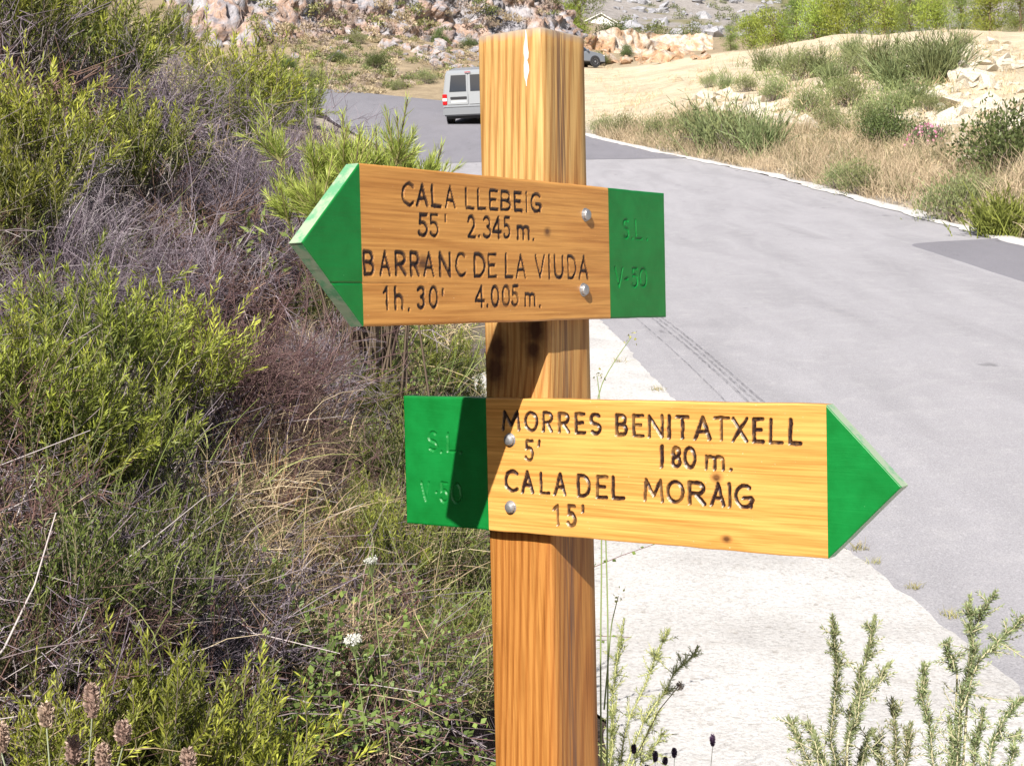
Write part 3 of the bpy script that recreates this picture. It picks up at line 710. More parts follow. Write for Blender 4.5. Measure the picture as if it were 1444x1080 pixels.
# single stroke letters on a unit box
def arc(cx, cy, rx, ry, a0, a1, n=10):
    t = np.radians(np.linspace(a0, a1, n)); return [(cx + rx * math.cos(k), cy + ry * math.sin(k)) for k in t]
GL = {
 'A': [[(0, 0), (.5, 1), (1, 0)], [(.2, .34), (.8, .34)]], 'B': [[(0, 0), (0, 1), (.5, 1)] + arc(.5, .76, .42, .24, 90, -90) + [(0, .52)], [(.5, .52)] + arc(.5, .26, .5, .26, 90, -90) + [(0, 0)]],
 'C': [arc(.62, .5, .62, .5, 52, 308, 16)], 'D': [[(0, 0), (0, 1), (.35, 1)] + arc(.35, .5, .65, .5, 90, -90, 12) + [(0, 0)]],
 'E': [[(1, 1), (0, 1), (0, 0), (1, 0)], [(0, .52), (.8, .52)]], 'G': [arc(.58, .5, .58, .5, 52, 340, 16) + [(1, .42), (.55, .42)], [(1, .42), (1, .02)]],
 'I': [[(.5, 0), (.5, 1)]], 'L': [[(0, 1), (0, 0), (1, 0)]], 'M': [[(0, 0), (.1, 1), (.5, .25), (.9, 1), (1, 0)]], 'N': [[(0, 0), (0, 1), (1, 0), (1, 1)]],
 'O': [arc(.5, .5, .5, .5, 0, 360, 20)], 'R': [[(0, 0), (0, 1), (.5, 1)] + arc(.5, .74, .46, .26, 90, -90) + [(0, .48)], [(.4, .48), (1, 0)]],
 'S': [arc(.5, .75, .48, .25, 40, 270, 10) + arc(.5, .25, .5, .25, 90, -140, 10)], 'T': [[(0, 1), (1, 1)], [(.5, 1), (.5, 0)]],
 'U': [[(0, 1), (0, .32)] + arc(.5, .32, .5, .32, 180, 360, 8) + [(1, 1)]], 'V': [[(0, 1), (.5, 0), (1, 1)]], 'X': [[(0, 0), (1, 1)], [(0, 1), (1, 0)]],
 '0': [arc(.5, .5, .5, .5, 0, 360, 20)], '1': [[(0, .78), (.85, 1), (.85, 0)]], '2': [arc(.48, .7, .48, .3, 165, -30, 10) + [(0, 0), (1, 0)]],
 '3': [arc(.45, .76, .48, .24, 150, -80, 9), arc(.45, .26, .52, .27, 80, -150, 10)], '4': [[(.72, 0), (.72, 1), (0, .28), (1, .28)]],
 '5': [[(.95, 1), (.12, 1), (.08, .58)] + arc(.42, .32, .55, .32, 115, -150, 11)], '8': [arc(.5, .75, .42, .25, 0, 360, 14), arc(.5, .26, .5, .26, 0, 360, 14)],
 'h': [[(0, 0), (0, 1)], [(0, .45)] + arc(.5, .42, .5, .2, 170, 0, 8) + [(1, 0)]], 'm': [[(0, 0), (0, 1)], [(0, .8)] + arc(.25, .75, .25, .25, 150, 0, 6) + [(.5, 0)], [(.5, .8)] + arc(.75, .75, .25, .25, 150, 0, 6) + [(1, 0)]],
 '.': [[(.5, 0), (.5, .3)]], "'": [[(.55, 1), (.45, 0)]], '-': [[(0, .5), (1, .5)]],
}
TXT_U = [[('C', -301.0, -280.3, 118.0, 143.5), ('A', -275.5, -255.6, 118.2, 143.5), ('L', -249.4, -231.5, 118.5, 143.6), ('A', -225.2, -205.6, 118.7, 143.7), ('L', -187.1, -170.9, 119.1, 143.8), ('L', -164.1, -147.6, 119.4, 143.8), ('E', -140.7, -123.8, 119.6, 143.9), ('B', -118.1, -98.0, 119.8, 144.0), ('E', -90.8, -74.6, 120.1, 144.1), ('I', -67.2, -64.2, 120.3, 144.1), ('G', -56.7, -35.4, 120.5, 144.2)], [('5', -273.1, -256.9, 84.7, 110.6), ('5', -253.2, -238.0, 84.9, 110.9), ("'", -227.4, -223.5, 103.5, 110.7), ('2', -184.4, -169.5, 85.7, 111.9), ('.', -164.4, -161.7, 87.5, 89.2), ('3', -154.4, -139.1, 86.0, 112.3), ('4', -137.0, -117.9, 86.3, 112.6), ('5', -113.7, -100.7, 86.5, 112.9), ('m', -86.3, -61.1, 86.4, 103.2), ('.', -53.9, -50.9, 86.1, 87.8)], [('B', -366.7, -349.7, 41.5, 67.9), ('A', -340.5, -323.0, 41.3, 67.9), ('R', -314.7, -296.8, 41.1, 68.0), ('R', -289.5, -273.6, 41.0, 68.1), ('A', -266.2, -247.3, 40.8, 68.1), ('N', -238.4, -217.8, 40.6, 68.2), ('C', -208.7, -190.1, 40.4, 68.3), ('D', -173.9, -152.0, 40.2, 68.4), ('E', -146.5, -129.6, 40.0, 68.4), ('L', -112.6, -96.6, 39.8, 68.5), ('A', -90.8, -70.1, 39.6, 68.6), ('V', -50.6, -29.2, 39.4, 68.7), ('I', -21.4, -18.3, 39.2, 68.7), ('U', -8.9, 11.7, 39.1, 68.8), ('D', 21.3, 40.9, 38.9, 68.8), ('A', 47.4, 69.1, 38.7, 68.9)], [('1', -336.2, -328.1, 4.3, 29.5), ('h', -317.4, -303.1, 4.4, 29.7), ('.', -295.2, -292.7, 3.7, 5.3), ('3', -278.8, -265.2, 4.6, 29.9), ('0', -257.6, -242.5, 4.7, 30.1), ("'", -234.6, -232.0, 19.9, 26.3), ('4', -174.0, -154.8, 5.1, 30.7), ('.', -151.1, -148.3, 6.1, 7.8), ('0', -142.3, -126.1, 5.2, 30.9), ('0', -120.4, -103.8, 5.3, 31.0), ('5', -100.2, -86.3, 5.4, 31.2), ('m', -73.9, -51.4, 5.2, 21.2), ('.', -43.3, -40.3, 4.0, 5.8)], [('S', 156.2, 170.7, 94.0, 120.7), ('.', 177.5, 180.3, 93.7, 95.6), ('L', 187.1, 204.8, 93.8, 120.8), ('.', 215.6, 218.5, 93.7, 95.6)], [('V', 132.4, 153.8, 27.7, 55.7), ('-', 157.4, 166.4, 38.0, 41.8), ('5', 176.5, 191.5, 28.1, 55.2), ('0', 195.9, 215.4, 28.4, 54.9)]]
TXT_L = [[('M', -60.4, -32.8, -152.6, -127.7), ('O', -25.0, -4.6, -153.0, -127.8), ('R', 3.1, 18.3, -153.3, -127.8), ('R', 26.9, 44.0, -153.7, -127.8), ('E', 52.5, 67.2, -154.0, -127.9), ('S', 74.5, 90.1, -154.3, -127.9), ('B', 111.6, 127.9, -154.8, -128.0), ('E', 135.9, 151.4, -155.1, -128.1), ('N', 157.8, 178.4, -155.5, -128.1), ('I', 185.7, 187.6, -155.7, -128.1), ('T', 195.9, 213.1, -155.9, -128.2), ('A', 220.3, 242.4, -156.3, -128.2), ('T', 246.1, 266.5, -156.6, -128.3), ('X', 270.1, 290.2, -157.0, -128.3), ('E', 296.9, 310.4, -157.3, -128.4), ('L', 317.9, 334.7, -157.6, -128.4), ('L', 342.1, 358.2, -157.9, -128.4)], [('5', -24.9, -12.2, -191.2, -164.0), ("'", -4.2, -2.0, -171.4, -164.2), ('1', 174.8, 176.7, -190.5, -164.4), ('8', 188.9, 201.9, -190.4, -164.5), ('0', 205.7, 221.9, -190.4, -164.5), ('m', 234.6, 259.3, -190.9, -173.9), ('.', 267.0, 268.9, -190.0, -188.3)], [('C', -58.6, -37.7, -232.2, -203.7), ('A', -32.2, -13.3, -232.2, -203.9), ('L', -2.8, 12.5, -232.3, -204.1), ('A', 18.4, 36.2, -232.4, -204.2), ('D', 53.7, 72.7, -232.4, -204.4), ('E', 82.1, 98.1, -232.5, -204.6), ('L', 104.8, 122.1, -232.6, -204.8), ('M', 149.7, 176.8, -232.7, -205.1), ('O', 181.7, 204.9, -232.8, -205.3), ('R', 211.1, 233.9, -232.9, -205.5), ('A', 240.9, 259.6, -232.9, -205.7), ('I', 264.6, 266.5, -233.0, -205.8), ('G', 272.4, 294.3, -233.0, -205.9)], [('1', 16.3, 25.0, -271.2, -244.1), ('5', 37.3, 50.7, -270.8, -243.4), ("'", 59.9, 62.0, -251.4, -243.4)], [('S', -183.9, -168.0, -184.5, -157.9), ('.', -163.6, -161.2, -185.5, -183.6), ('L', -151.8, -136.8, -184.6, -158.2), ('.', -130.1, -127.7, -185.2, -183.3)], [('V', -198.4, -183.6, -252.8, -225.9), ('-', -175.1, -169.0, -241.0, -237.2), ('5', -165.4, -152.1, -252.3, -225.2), ('0', -147.3, -129.4, -252.0, -224.8)]]
def board(parent, name, along, grid, xs, zlo, zhi, tip_a, tip_z, tip_left, texts, w_half, mats, label, crack=None, seed=0, bolts=()):
    """carved arrow board: fine front relief, split into wood, carved lines and the two painted ends.
    xs = (rect start, inner paint line A, inner paint line B, rect end); local frame of the signpost"""
    m_wood, m_side = mats
    H = zhi - zlo; nv = int(H / grid) + 1; v = np.linspace(0, 1, nv)
    rect = np.linspace(xs[0], xs[3], int((xs[3] - xs[0]) / grid) + 1)
    for s in (xs[1], xs[2]): rect[np.argmin(np.abs(rect - s))] = s
    tipc = np.linspace(tip_a, xs[0] if tip_left else xs[3], int(abs((xs[0] if tip_left else xs[3]) - tip_a) / grid) + 1)
    if tip_left: al = np.r_[tipc[:-1], rect]
    else: al = np.r_[rect, tipc[::-1][1:]]
    e = xs[0] if tip_left else xs[3]
    k = np.clip((al - tip_a) / (e - tip_a), .006, 1)
    lo = tip_z + (zlo - tip_z) * k; hi = tip_z + (zhi - tip_z) * k
    rn = np.random.default_rng(seed)
    lo = lo + (fbm(al * 30, al * 0, o=3, s=seed) - .5) * .0012; hi = hi + (fbm(al * 30, al * 0 + 5, o=3, s=seed + 1) - .5) * .0012
    A = np.repeat(al[:, None], nv, 1); Z = lo[:, None] + (hi - lo)[:, None] * v[None]
    dep = np.zeros_like(A); burn = np.zeros_like(A); lid = np.full(A.shape, -1)
    gid = -1; kinds = []
    for li, (line, painted) in enumerate(texts):
        for ch, a0, a1, z0, z1 in line:
            gid += 1; kinds.append(painted)
            a0, a1, z0, z1 = a0 / 1e3, a1 / 1e3, z0 / 1e3, z1 / 1e3
            wl = w_half * (.88 + .3 * rn.random()) * (.8 if painted else 1); sk = rn.normal() * .02; bl = .82 + .4 * rn.random()
            ins = wl * .6
            b0, b1, c0, c1 = (a0 + ins, a1 - ins, z0 + ins, z1 - ins) if a1 - a0 > 3 * wl else ((a0 + a1) / 2 - 1e-4, (a0 + a1) / 2 + 1e-4, z0 + ins * .5, z1 - ins * .5)
            mk = (A > a0 - .008) & (A < a1 + .008) & (Z > z0 - .008) & (Z < z1 + .008)
            P = np.stack([A[mk], Z[mk]], 1)
            P = P + (np.stack([fbm(P[:, 0] * 160, P[:, 1] * 160, o=2, s=seed + 9), fbm(P[:, 0] * 160, P[:, 1] * 160, o=2, s=seed + 17)], 1) - .5) * .0016
            dm = np.full(len(P), 9.)
            for st in GL[ch]:
                S = np.array([(b0 + (b1 - b0) * x + sk * (c1 - c0) * (y - .5), c0 + (c1 - c0) * y) for x, y in st])
                for p, q in zip(S[:-1], S[1:]):
                    d = q - p; t = np.clip(((P - p) @ d) / max(d @ d, 1e-12), 0, 1)
                    dm = np.minimum(dm, np.linalg.norm(P - p - t[:, None] * d, axis=1))
            g = np.clip(1 - (dm / wl) ** 2, 0, 1) ** .6
            dep[mk] = np.maximum(dep[mk], g * (.0021 if not painted else .0019))
            if not painted: burn[mk] = np.maximum(burn[mk], sm(wl * 1.25, wl * .85, dm) * np.clip(bl * (.72 + .75 * fbm(P[:, 0] * 90, P[:, 1] * 90, o=2, s=seed + 3)), 0, 1))
            lid[mk] = np.where(dm < wl * 1.1, gid, lid[mk])
    # pecked dots left by a stray nail in the lower board, crack in the upper
    if crack:
        (ca, cz), (cb, cz2) = crack
        d = np.abs(Z - (cz + (cz2 - cz) * (A - ca) / (cb - ca)) - .001 * (fbm(A * 40, A * 0, o=2, s=3) - .5)); on = (A > ca) & (A < cb)
        dep = np.where(on, np.maximum(dep, .0016 * np.clip(1 - d / .0011, 0, 1) * (1 - .6 * (A - ca) / (cb - ca))), dep)
    edge = np.minimum(v, 1 - v)[None] * (hi - lo)[:, None]
    edge = np.minimum(edge, np.minimum(np.abs(A - al[0]), np.abs(A - al[-1])) + (0 if False else 0))
    dep = dep + .0012 * np.clip(1 - edge / .0022, 0, 1) ** 2 + .0004 * fbm(A * 9, Z * 60, o=3, s=seed + 2)
    na_ = len(al)
    def to3(a, d, z):
        z = z + CAMZ
        return np.stack([d, a, z], -1) if along == 1 else np.stack([a, -d, z], -1)
    VF = to3(A, BT - dep, Z).reshape(-1, 3); VB = to3(A, np.full_like(A, .0006), Z).reshape(-1, 3)
    q = (np.arange(na_ - 1)[:, None] * nv + np.arange(nv - 1)[None]); am = (al[:-1] + al[1:]) / 2
    zone = np.where(am < xs[1], 0, np.where(am > xs[2], 2, 1))           # 0 first painted end, 1 wood, 2 second painted end
    fz = np.repeat(zone[:, None], nv - 1, 1)
    fl = np.where(lid[:-1, :-1] >= 0, lid[:-1, :-1], np.where(lid[1:, 1:] >= 0, lid[1:, 1:], -1))
    quads = np.stack([q, q + nv, q + nv + 1, q + 1], -1)
    def part(nm, mask, mat, side_zone=None, par=None, lab=None, side_mat=None):
        F = quads[mask]; V = [VF]; n = len(VF); Qs = [F]; B = [burn.ravel()]; mi = [np.zeros(len(F), int)]
        if side_zone is not None:
            cols = np.where(zone == side_zone)[0]; i0, i1 = cols[0], cols[-1] + 1
            ring = [(i, nv - 1) for i in range(i0, i1 + 1)]
            strips = [ring, [(i, 0) for i in range(i1, i0 - 1, -1)]]
            if i1 == na_ - 1: strips.append([(i1, j) for j in range(nv - 1, -1, -6)] + [(i1, 0)])
            if i0 == 0: strips.append([(i0, j) for j in range(0, nv, 6)] + [(i0, nv - 1)])
            for st in strips:
                idx = np.array([a * nv + b for a, b in st]); m = len(idx)
                V += [VF[idx], VB[idx]]; B.append(np.zeros(2 * m))
                r = np.arange(m - 1); Qs.append(np.stack([n + r, n + m + r, n + m + r + 1, n + r + 1], 1)); mi.append(np.ones(m - 1, int)); n += 2 * m
            c4 = to3(np.array([al[i] for i in range(i0, i1 + 1, 4)] + [al[i1]]), np.array([.0006]), 0) if False else None
            ii = np.unique(np.r_[np.arange(i0, i1 + 1, 6), i1]); m = len(ii)
            V += [VB[ii * nv], VB[ii * nv + nv - 1]]; B.append(np.zeros(2 * m)); r = np.arange(m - 1)
            Qs.append(np.stack([n + r, n + r + 1, n + m + r + 1, n + m + r], 1)); mi.append(np.ones(m - 1, int)); n += 2 * m
        V = np.concatenate(V); Qa = np.concatenate(Qs); B = np.concatenate(B); mi = np.concatenate(mi)
        if along == 1: pass
        u, inv = np.unique(Qa, return_inverse=True)
        me = qmesh(nm, V[u], inv.reshape(Qa.shape), [mat, side_mat or mat], None, False, {'burn': B[u]})
        me.polygons.foreach_set('material_index', mi.astype(np.int32))
        sm_ = np.zeros(len(me.polygons), bool); sm_[:len(F)] = True; me.polygons.foreach_set('use_smooth', sm_)
        o = link(nm, me, par)
        if lab: o['label'] = lab
        return o
    b = part(name, (fz == 1) & (fl < 0), m_wood, 1, parent, label)
    head, tail = (0, 2) if tip_left else (2, 0)
    part('arrow_head', (fz == head), M_GREEN, head, b, 'green painted pointed end', m_side)
    part('end_panel', (fz == tail) & (fl < 0), M_GREEN, tail, b, 'green painted square end', M_GREEN)
    for li, painted in enumerate(kinds):
        mk = (fl == li) & ((fz == tail) if painted else (fz == 1))
        if mk.any(): part('carved_letter', mk, M_GREEN if painted else m_wood, None, b)
    for ba, bz in bolts:
        bm = bmesh.new(); prof = [(.0088, 0), (.0088, .0012), (.0072, .0014), (.0074, .0042), (.0062, .0058), (.0032, .0068), (0, .0070)]
        seg = 14; rings = []
        for rr_, hh in prof:
            rings.append([bm.verts.new((rr_ * math.cos(2 * math.pi * s / seg), rr_ * math.sin(2 * math.pi * s / seg), hh)) for s in range(seg)] if rr_ else [bm.verts.new((0, 0, hh))])
        for r0, r1 in zip(rings[:-1], rings[1:]):
            for s in range(seg):
                s2 = (s + 1) % seg
                bm.faces.new((r0[s], r0[s2], r1[s2], r1[s])) if len(r1) > 1 else bm.faces.new((r0[s], r0[s2], r1[0]))
        me = bpy.data.meshes.new('bolt'); bm.to_mesh(me); bm.free(); me.materials.append(M_STEEL)
        o = link('bolt', me, b)
        if along == 1: o.location = (BT - .0006, ba / 1e3, bz / 1e3 + CAMZ); o.rotation_euler = (0, math.radians(90), 0)
        else: o.location = (ba / 1e3, -BT + .0006, bz / 1e3 + CAMZ); o.rotation_euler = (math.radians(90), 0, 0)
    return b
PB = float(G(np.array([PN[0] + .02]), np.array([PN[1] + .07]))[0])        # ground level at the post
signpost = empty('signpost', (PN[0], PN[1], 0), -TH)
tag(signpost, 'square timber signpost carrying two carved green-tipped arrow boards by the road', 'signpost')
def make_post():
    ch = .0022; nz = 90; zt = .3572 + CAMZ
    zs = np.r_[np.linspace(PB - .25, zt - .004, nz), zt - .0015, zt]; ins = np.r_[np.zeros(nz), .0015, .005]
    P0 = np.array([(-PS + ch, 0), (-ch, 0), (0, ch), (0, PS - ch), (-ch, PS), (-PS + ch, PS), (-PS, PS - ch), (-PS, ch)])
    # subdivide the sides a little so the faces can be uneven
    prof = []
    for a, b_ in zip(P0, np.roll(P0, -1, 0)):
        for t in np.linspace(0, 1, 9 if np.linalg.norm(b_ - a) > .02 else 3)[:-1]: prof.append(a + (b_ - a) * t)
    prof = np.array(prof); n = len(prof); c = np.array([-PS / 2, PS / 2])
    V = []
    for z, i in zip(zs, ins):
        d = nrm(prof - c); wob = (fbm(prof[:, 0] * 40 + 3, prof[:, 1] * 40, np.full(n, z * 2.5), o=3, s=5) - .5) * .0022
        Pz = c + (prof - c) * (1 - i / (PS / 2)) + d * wob[:, None]
        V.append(np.c_[Pz, np.full(n, z)])
    V = np.concatenate(V); m = len(zs)
    i = np.arange(m - 1)[:, None] * n + np.arange(n)[None]; j = np.arange(m - 1)[:, None] * n + (np.arange(n)[None] + 1) % n
    Q = np.stack([i, j, j + n, i + n], -1).reshape(-1, 4)
    # top: fan as quads through the centre
    V = np.r_[V, [[c[0], c[1], zt + .0005]]]; top = (m - 1) * n
    tq = np.array([(top + k, top + (k + 1) % n, top + (k + 2) % n, len(V) - 1) for k in range(0, n, 2)])
    return link('post', qmesh('post', V, np.r_[Q, tq], M_POST, None, False), signpost)
post = make_post()
M_WHITE = plain('white_splash', (.66, .64, .58), .7, 0, .3, .1, 80)
def splash():
    pts = [(.3545, .0004), (.346, .0022), (.334, .0042), (.326, .0054), (.3195, .0042), (.3165, .0030), (.311, .0050), (.303, .0056), (.296, .0038), (.290, .0012), (.284, .0003)]
    V, Q_ = [], []
    for k, (z, w) in enumerate(pts):
        x = -.0232 - .0008 * k / 10 + .0006 * math.sin(k * 2.1)
        for dx, y in ((-w * .75, -.0004), (-w * .4, -.0013), (w * .4, -.0013), (w * .75, -.0004)): V.append((x + dx, y, z + CAMZ))
    for k in range(len(pts) - 1):
        for s in range(3): Q_.append((k * 4 + s, k * 4 + s + 4, k * 4 + s + 5, k * 4 + s + 1))
    o = link('white_splash', qmesh('white_splash', np.array(V), np.array(Q_), M_WHITE, None, True), post); o['label'] = 'white streak run down the post face'
splash()
board(signpost, 'sign_board', 1, .0011, (-.3694, -.3694, .1200, .2670), -.0133, .1597, -.4591, .0740, True,
      [(t, i > 3) for i, t in enumerate(TXT_U)], .0020, (M_BU, M_GWORN), 'upper board pointing left, carved CALA LLEBEIG and BARRANC DE LA VIUDA',
      ((-.4300, .0330), (-.2600, .0327)), 1, ((64.0, 121.8), (55.8, 25.2)))
board(signpost, 'sign_board', 0, .0011, (-.2260, -.0857, .3875, .3875), -.2841, -.1116, .4735, -.1992, False,
      [(t, i > 3) for i, t in enumerate(TXT_L)], .0022, (M_BL, M_GBARE), 'lower board pointing right, carved MORRES BENITATXELL and CALA DEL MORAIG',
      None, 7, ((-48.3, -164.8), (-49.5, -251.8)))

# ------------------------------------------------------------------ vehicles and the white building
def bm_obj(name, bm, mat, parent=None, smooth=False):
    me = bpy.data.meshes.new(name); bm.normal_update(); bm.to_mesh(me); bm.free(); me.materials.append(mat)
    if smooth:
        for p in me.polygons: p.use_smooth = True
    return link(name, me, parent)
def shell(outline, hw, bev=.05):
    """closed side outline (y, z) swept across the width, narrowing with height"""
    bm = bmesh.new(); L_, R_ = [], []
    for y, z in outline:
        w = hw(z); L_.append(bm.verts.new((-w, y, z))); R_.append(bm.verts.new((w, y, z)))
    n = len(outline)
    for i in range(n):
        j = (i + 1) % n; bm.faces.new((L_[i], R_[i], R_[j], L_[j]))
    bm.faces.new(L_[::-1]); bm.faces.new(R_)
    bmesh.ops.recalc_face_normals(bm, faces=bm.faces)
    ed = [e for e in bm.edges if (e.verts[0].co.x * e.verts[1].co.x > 0)]
    bmesh.ops.bevel(bm, geom=ed, offset=bev, segments=2, affect='EDGES', profile=.6)
    bmesh.ops.triangulate(bm, faces=[f for f in bm.faces if len(f.verts) > 4])
    return bm
def slab(corners, t, nrm_):
    """thin panel from 4+ corners pushed out along a direction"""
    bm = bmesh.new(); n = Vector(nrm_).normalized()
    a = [bm.verts.new(Vector(c)) for c in corners]; b = [bm.verts.new(Vector(c) + n * t) for c in corners]
    bm.faces.new(b); bm.faces.new(a[::-1])
    for i in range(len(a)):
        j = (i + 1) % len(a); bm.faces.new((a[i], a[j], b[j], b[i]))
    bmesh.ops.recalc_face_normals(bm, faces=bm.faces); return bm
def boxb(x0, x1, y0, y1, z0, z1, bev=0):
    bm = bmesh.new(); bmesh.ops.create_cube(bm, size=1)
    for v in bm.verts: v.co = Vector(((x0 + x1) / 2 + v.co.x * (x1 - x0), (y0 + y1) / 2 + v.co.y * (y1 - y0), (z0 + z1) / 2 + v.co.z * (z1 - z0)))
    if bev: bmesh.ops.bevel(bm, geom=bm.edges[:], offset=bev, segments=2, affect='EDGES')
    return bm
def lathe_x(prof, x, y, z, sgn, seg=24):
    bm = bmesh.new(); rings = [[bm.verts.new((x + sgn * h, y + r * math.cos(2 * math.pi * k / seg), z + r * math.sin(2 * math.pi * k / seg))) for k in range(seg)] for r, h in prof]
    for a, b in zip(rings[:-1], rings[1:]):
        for k in range(seg): bm.faces.new((a[k], a[(k + 1) % seg], b[(k + 1) % seg], b[k]))
    bm.faces.new(rings[-1]); bm.faces.new(rings[0][::-1]); bmesh.ops.recalc_face_normals(bm, faces=bm.faces); return bm
M_VAN = plain('silver_white_paint', (.36, .38, .41), .3, .35, .5); M_CAR = plain('silver_grey_paint', (.24, .26, .30), .35, .4, .5)
M_GLASS = plain('tinted_glass', (.035, .042, .055), .06, 0, .8); M_TYRE = plain('tyre_rubber', (.02, .02, .022), .8); M_RIM = plain('wheel_metal', (.5, .5, .52), .35, .7)
M_TRIM = plain('black_trim', (.025, .025, .03), .6); M_RED = plain('red_lamp_lens', (.45, .01, .015), .15, 0, .6); M_LENS = plain('clear_lamp_lens', (.75, .72, .70), .15, 0, .6)
M_GREYB = plain('grey_bumper_plastic', (.20, .21, .23), .5); M_PLATE = plain('plate_white', (.75, .75, .72), .4); M_WALLW = plain('white_render', (.78, .77, .74), .8, 0, .3, .06, 2)
def wheel(par, x, y, r, sgn):
    w = bm_obj('wheel', lathe_x([(r * .55, -.2), (r * .93, -.2), (r, -.16), (r, -.03), (r * .94, 0), (r * .66, .0), (r * .64, -.03)], x, y, r, sgn), M_TYRE, par)
    bm_obj('rim', lathe_x([(r * .64, -.05), (r * .63, -.005), (r * .5, -.03), (r * .2, -.025), (r * .15, .0)], x, y, r, sgn, 16), M_RIM, w)
def van(P, rz):
    e = empty('van', tuple(P), rz); tag(e, 'silver white van driving away up the road, half hidden by the post', 'van')
    hw = lambda z: .89 - .13 * max(0, (z - .98) / .85) ** 1.3 - .03 * max(0, (.5 - z))
    out = [(.03, .34), (0, .62), (.02, 1.0), (.10, 1.66), (.24, 1.79), (1.4, 1.83), (2.7, 1.79), (3.45, 1.16), (4.15, 1.0), (4.36, .78), (4.38, .34)]
    body = bm_obj('body', shell(out, hw, .06), M_VAN, e)
    bm_obj('rear_bumper', boxb(-.90, .90, -.09, .25, .30, .58, .05), M_GREYB, e)
    bm_obj('bumper_top', boxb(-.885, .885, -.055, .2, .585, .66, .02), M_VAN, e)
    rp = lambda x, z: (x, .02 + .08 * (z - 1.0) / .66 - .006, z)
    for a, b in ((-.70, -.02), (.02, .70)):
        d = bm_obj('rear_door', slab([rp(a - .03 * (a < -.1), .68), rp(b + .03 * (b > .1), .68), rp(b * 1.0, 1.70), rp(a, 1.70)], .012, (0, -1, .1)), M_VAN, e)
        bm_obj('rear_window', slab([(x, y - .014, z) for x, y, z in (rp(a + .05, 1.10), rp(b - .05, 1.10), rp(b - .07 * (b > .1) - .05, 1.64), rp(a + .07 * (a < -.1) + .05, 1.64))], .01, (0, -1, .1)), M_GLASS, d)
        if a < -.1:
            bm_obj('handle_bar', boxb(-.62, -.06, -.05, .0, .86, .935, .01), M_TRIM, d)
            pl = bm_obj('number_plate', boxb(-.60, -.08, -.028, .01, .69, .80, .004), M_PLATE, d)
        else:
            for z in (.8, .98): bm_obj('hinge', boxb(.66, .76, -.035, .0, z, z + .05, .008), M_TRIM, d)
    bm_obj('brake_lamp', boxb(-.1, .1, .03, .09, 1.715, 1.74, .004), M_RED, e)
    for s in (-1, 1):
        l = bm_obj('tail_light', boxb(min(s * .74, s * .895), max(s * .74, s * .895), -.022, .12, .67, 1.03, .015), M_RED, e)
        bm_obj('lamp_lens', boxb(min(s * .745, s * .89), max(s * .745, s * .89), -.030, .05, .80, .90, .006), M_LENS, l)
        sp = lambda y, z: (s * (hw(z) - .01), y, z)
        for ya, yb, yc, yd in ((.30, 1.30, 1.30, .38), (1.42, 2.25, 2.2, 1.42), (2.36, 3.28, 2.68, 2.33)):
            bm_obj('side_window', slab([sp(ya, 1.08), sp(yb, 1.08), sp(yc, 1.66), sp(yd, 1.66)], .018, (s, 0, .15)), M_GLASS, e)
        bm_obj('side_strip', boxb(min(s * .86, s * .91), max(s * .86, s * .91), .3, 3.9, .60, .68, .01), M_GREYB, e)
        mr = bm_obj('mirror', boxb(min(s * .90, s * 1.12), max(s * .90, s * 1.12), 3.02, 3.14, 1.08, 1.30, .04), M_TRIM, e)
        for y in (.78, 3.55):
            bm_obj('wheel_arch', lathe_x([(.39, -.02), (.39, .006), (.36, .012)], s * .885, y, .33, s), M_TRIM, e); wheel(e, s * .90, y, .32, s)
    bm_obj('windscreen', slab([(-.74, 3.40, 1.20), (.74, 3.40, 1.20), (.66, 2.78, 1.73), (-.66, 2.78, 1.73)], .03, (0, .65, .75)), M_GLASS, e)
    bm_obj('underbody', boxb(-.8, .8, .1, 4.2, .2, .36), M_TRIM, e)
    return e
def car(P, rz):
    e = empty('parked_car', tuple(P), rz); tag(e, 'silver grey car parked on the pale terrace, nose showing beside the post top', 'car')
    hw = lambda z: .89 - .2 * max(0, (z - .98) / .6) ** 1.1
    out = [(.06, .36), (0, .7), (.05, 1.0), (.42, 1.52), (1.0, 1.62), (2.3, 1.58), (3.0, 1.10), (3.95, .96), (4.22, .78), (4.25, .36)]
    bm_obj('body', shell(out, hw, .06), M_CAR, e)
    for s in (-1, 1):
        sp = lambda y, z: (s * (hw(z) - .01), y, z)
        for ya, yb, yc, yd in ((.42, 1.1, 1.1, .62), (1.2, 1.95, 1.95, 1.2), (2.05, 2.85, 2.35, 2.05)):
            bm_obj('side_window', slab([sp(ya, 1.06), sp(yb, 1.06), sp(yc, 1.48), sp(yd, 1.48)], .018, (s, 0, .2)), M_GLASS, e)
        bm_obj('headlight', boxb(min(s * .5, s * .86), max(s * .5, s * .86), 4.08, 4.24, .74, .88, .03), M_LENS, e)
        bm_obj('mirror', boxb(min(s * .88, s * 1.06), max(s * .88, s * 1.06), 2.7, 2.82, 1.05, 1.2, .03), M_CAR, e)
        for y in (.8, 3.4):
            bm_obj('wheel_arch', lathe_x([(.43, -.02), (.43, .006), (.40, .012)], s * .885, y, .36, s), M_TRIM, e); wheel(e, s * .905, y, .36, s)
    bm_obj('windscreen', slab([(-.72, 2.92, 1.15), (.72, 2.92, 1.15), (.62, 2.38, 1.55), (-.62, 2.38, 1.55)], .02, (0, .65, .75)), M_GLASS, e)
    bm_obj('front_bumper', boxb(-.88, .88, 4.0, 4.30, .32, .6, .05), M_TRIM, e)
    return e
vp = at(663, 172, 50.8); van((vp[0], vp[1], float(zr(vp[1])) + .045), math.radians(-5)).rotation_euler = (math.atan(.2), 0, math.radians(-10))
cpos = at(830, 94, 109); cz = float(G(np.array([cpos[0]]), np.array([cpos[1]]))[0])
car((cpos[0] - 2.95, cpos[1] - 1.2, cz), math.radians(-62))
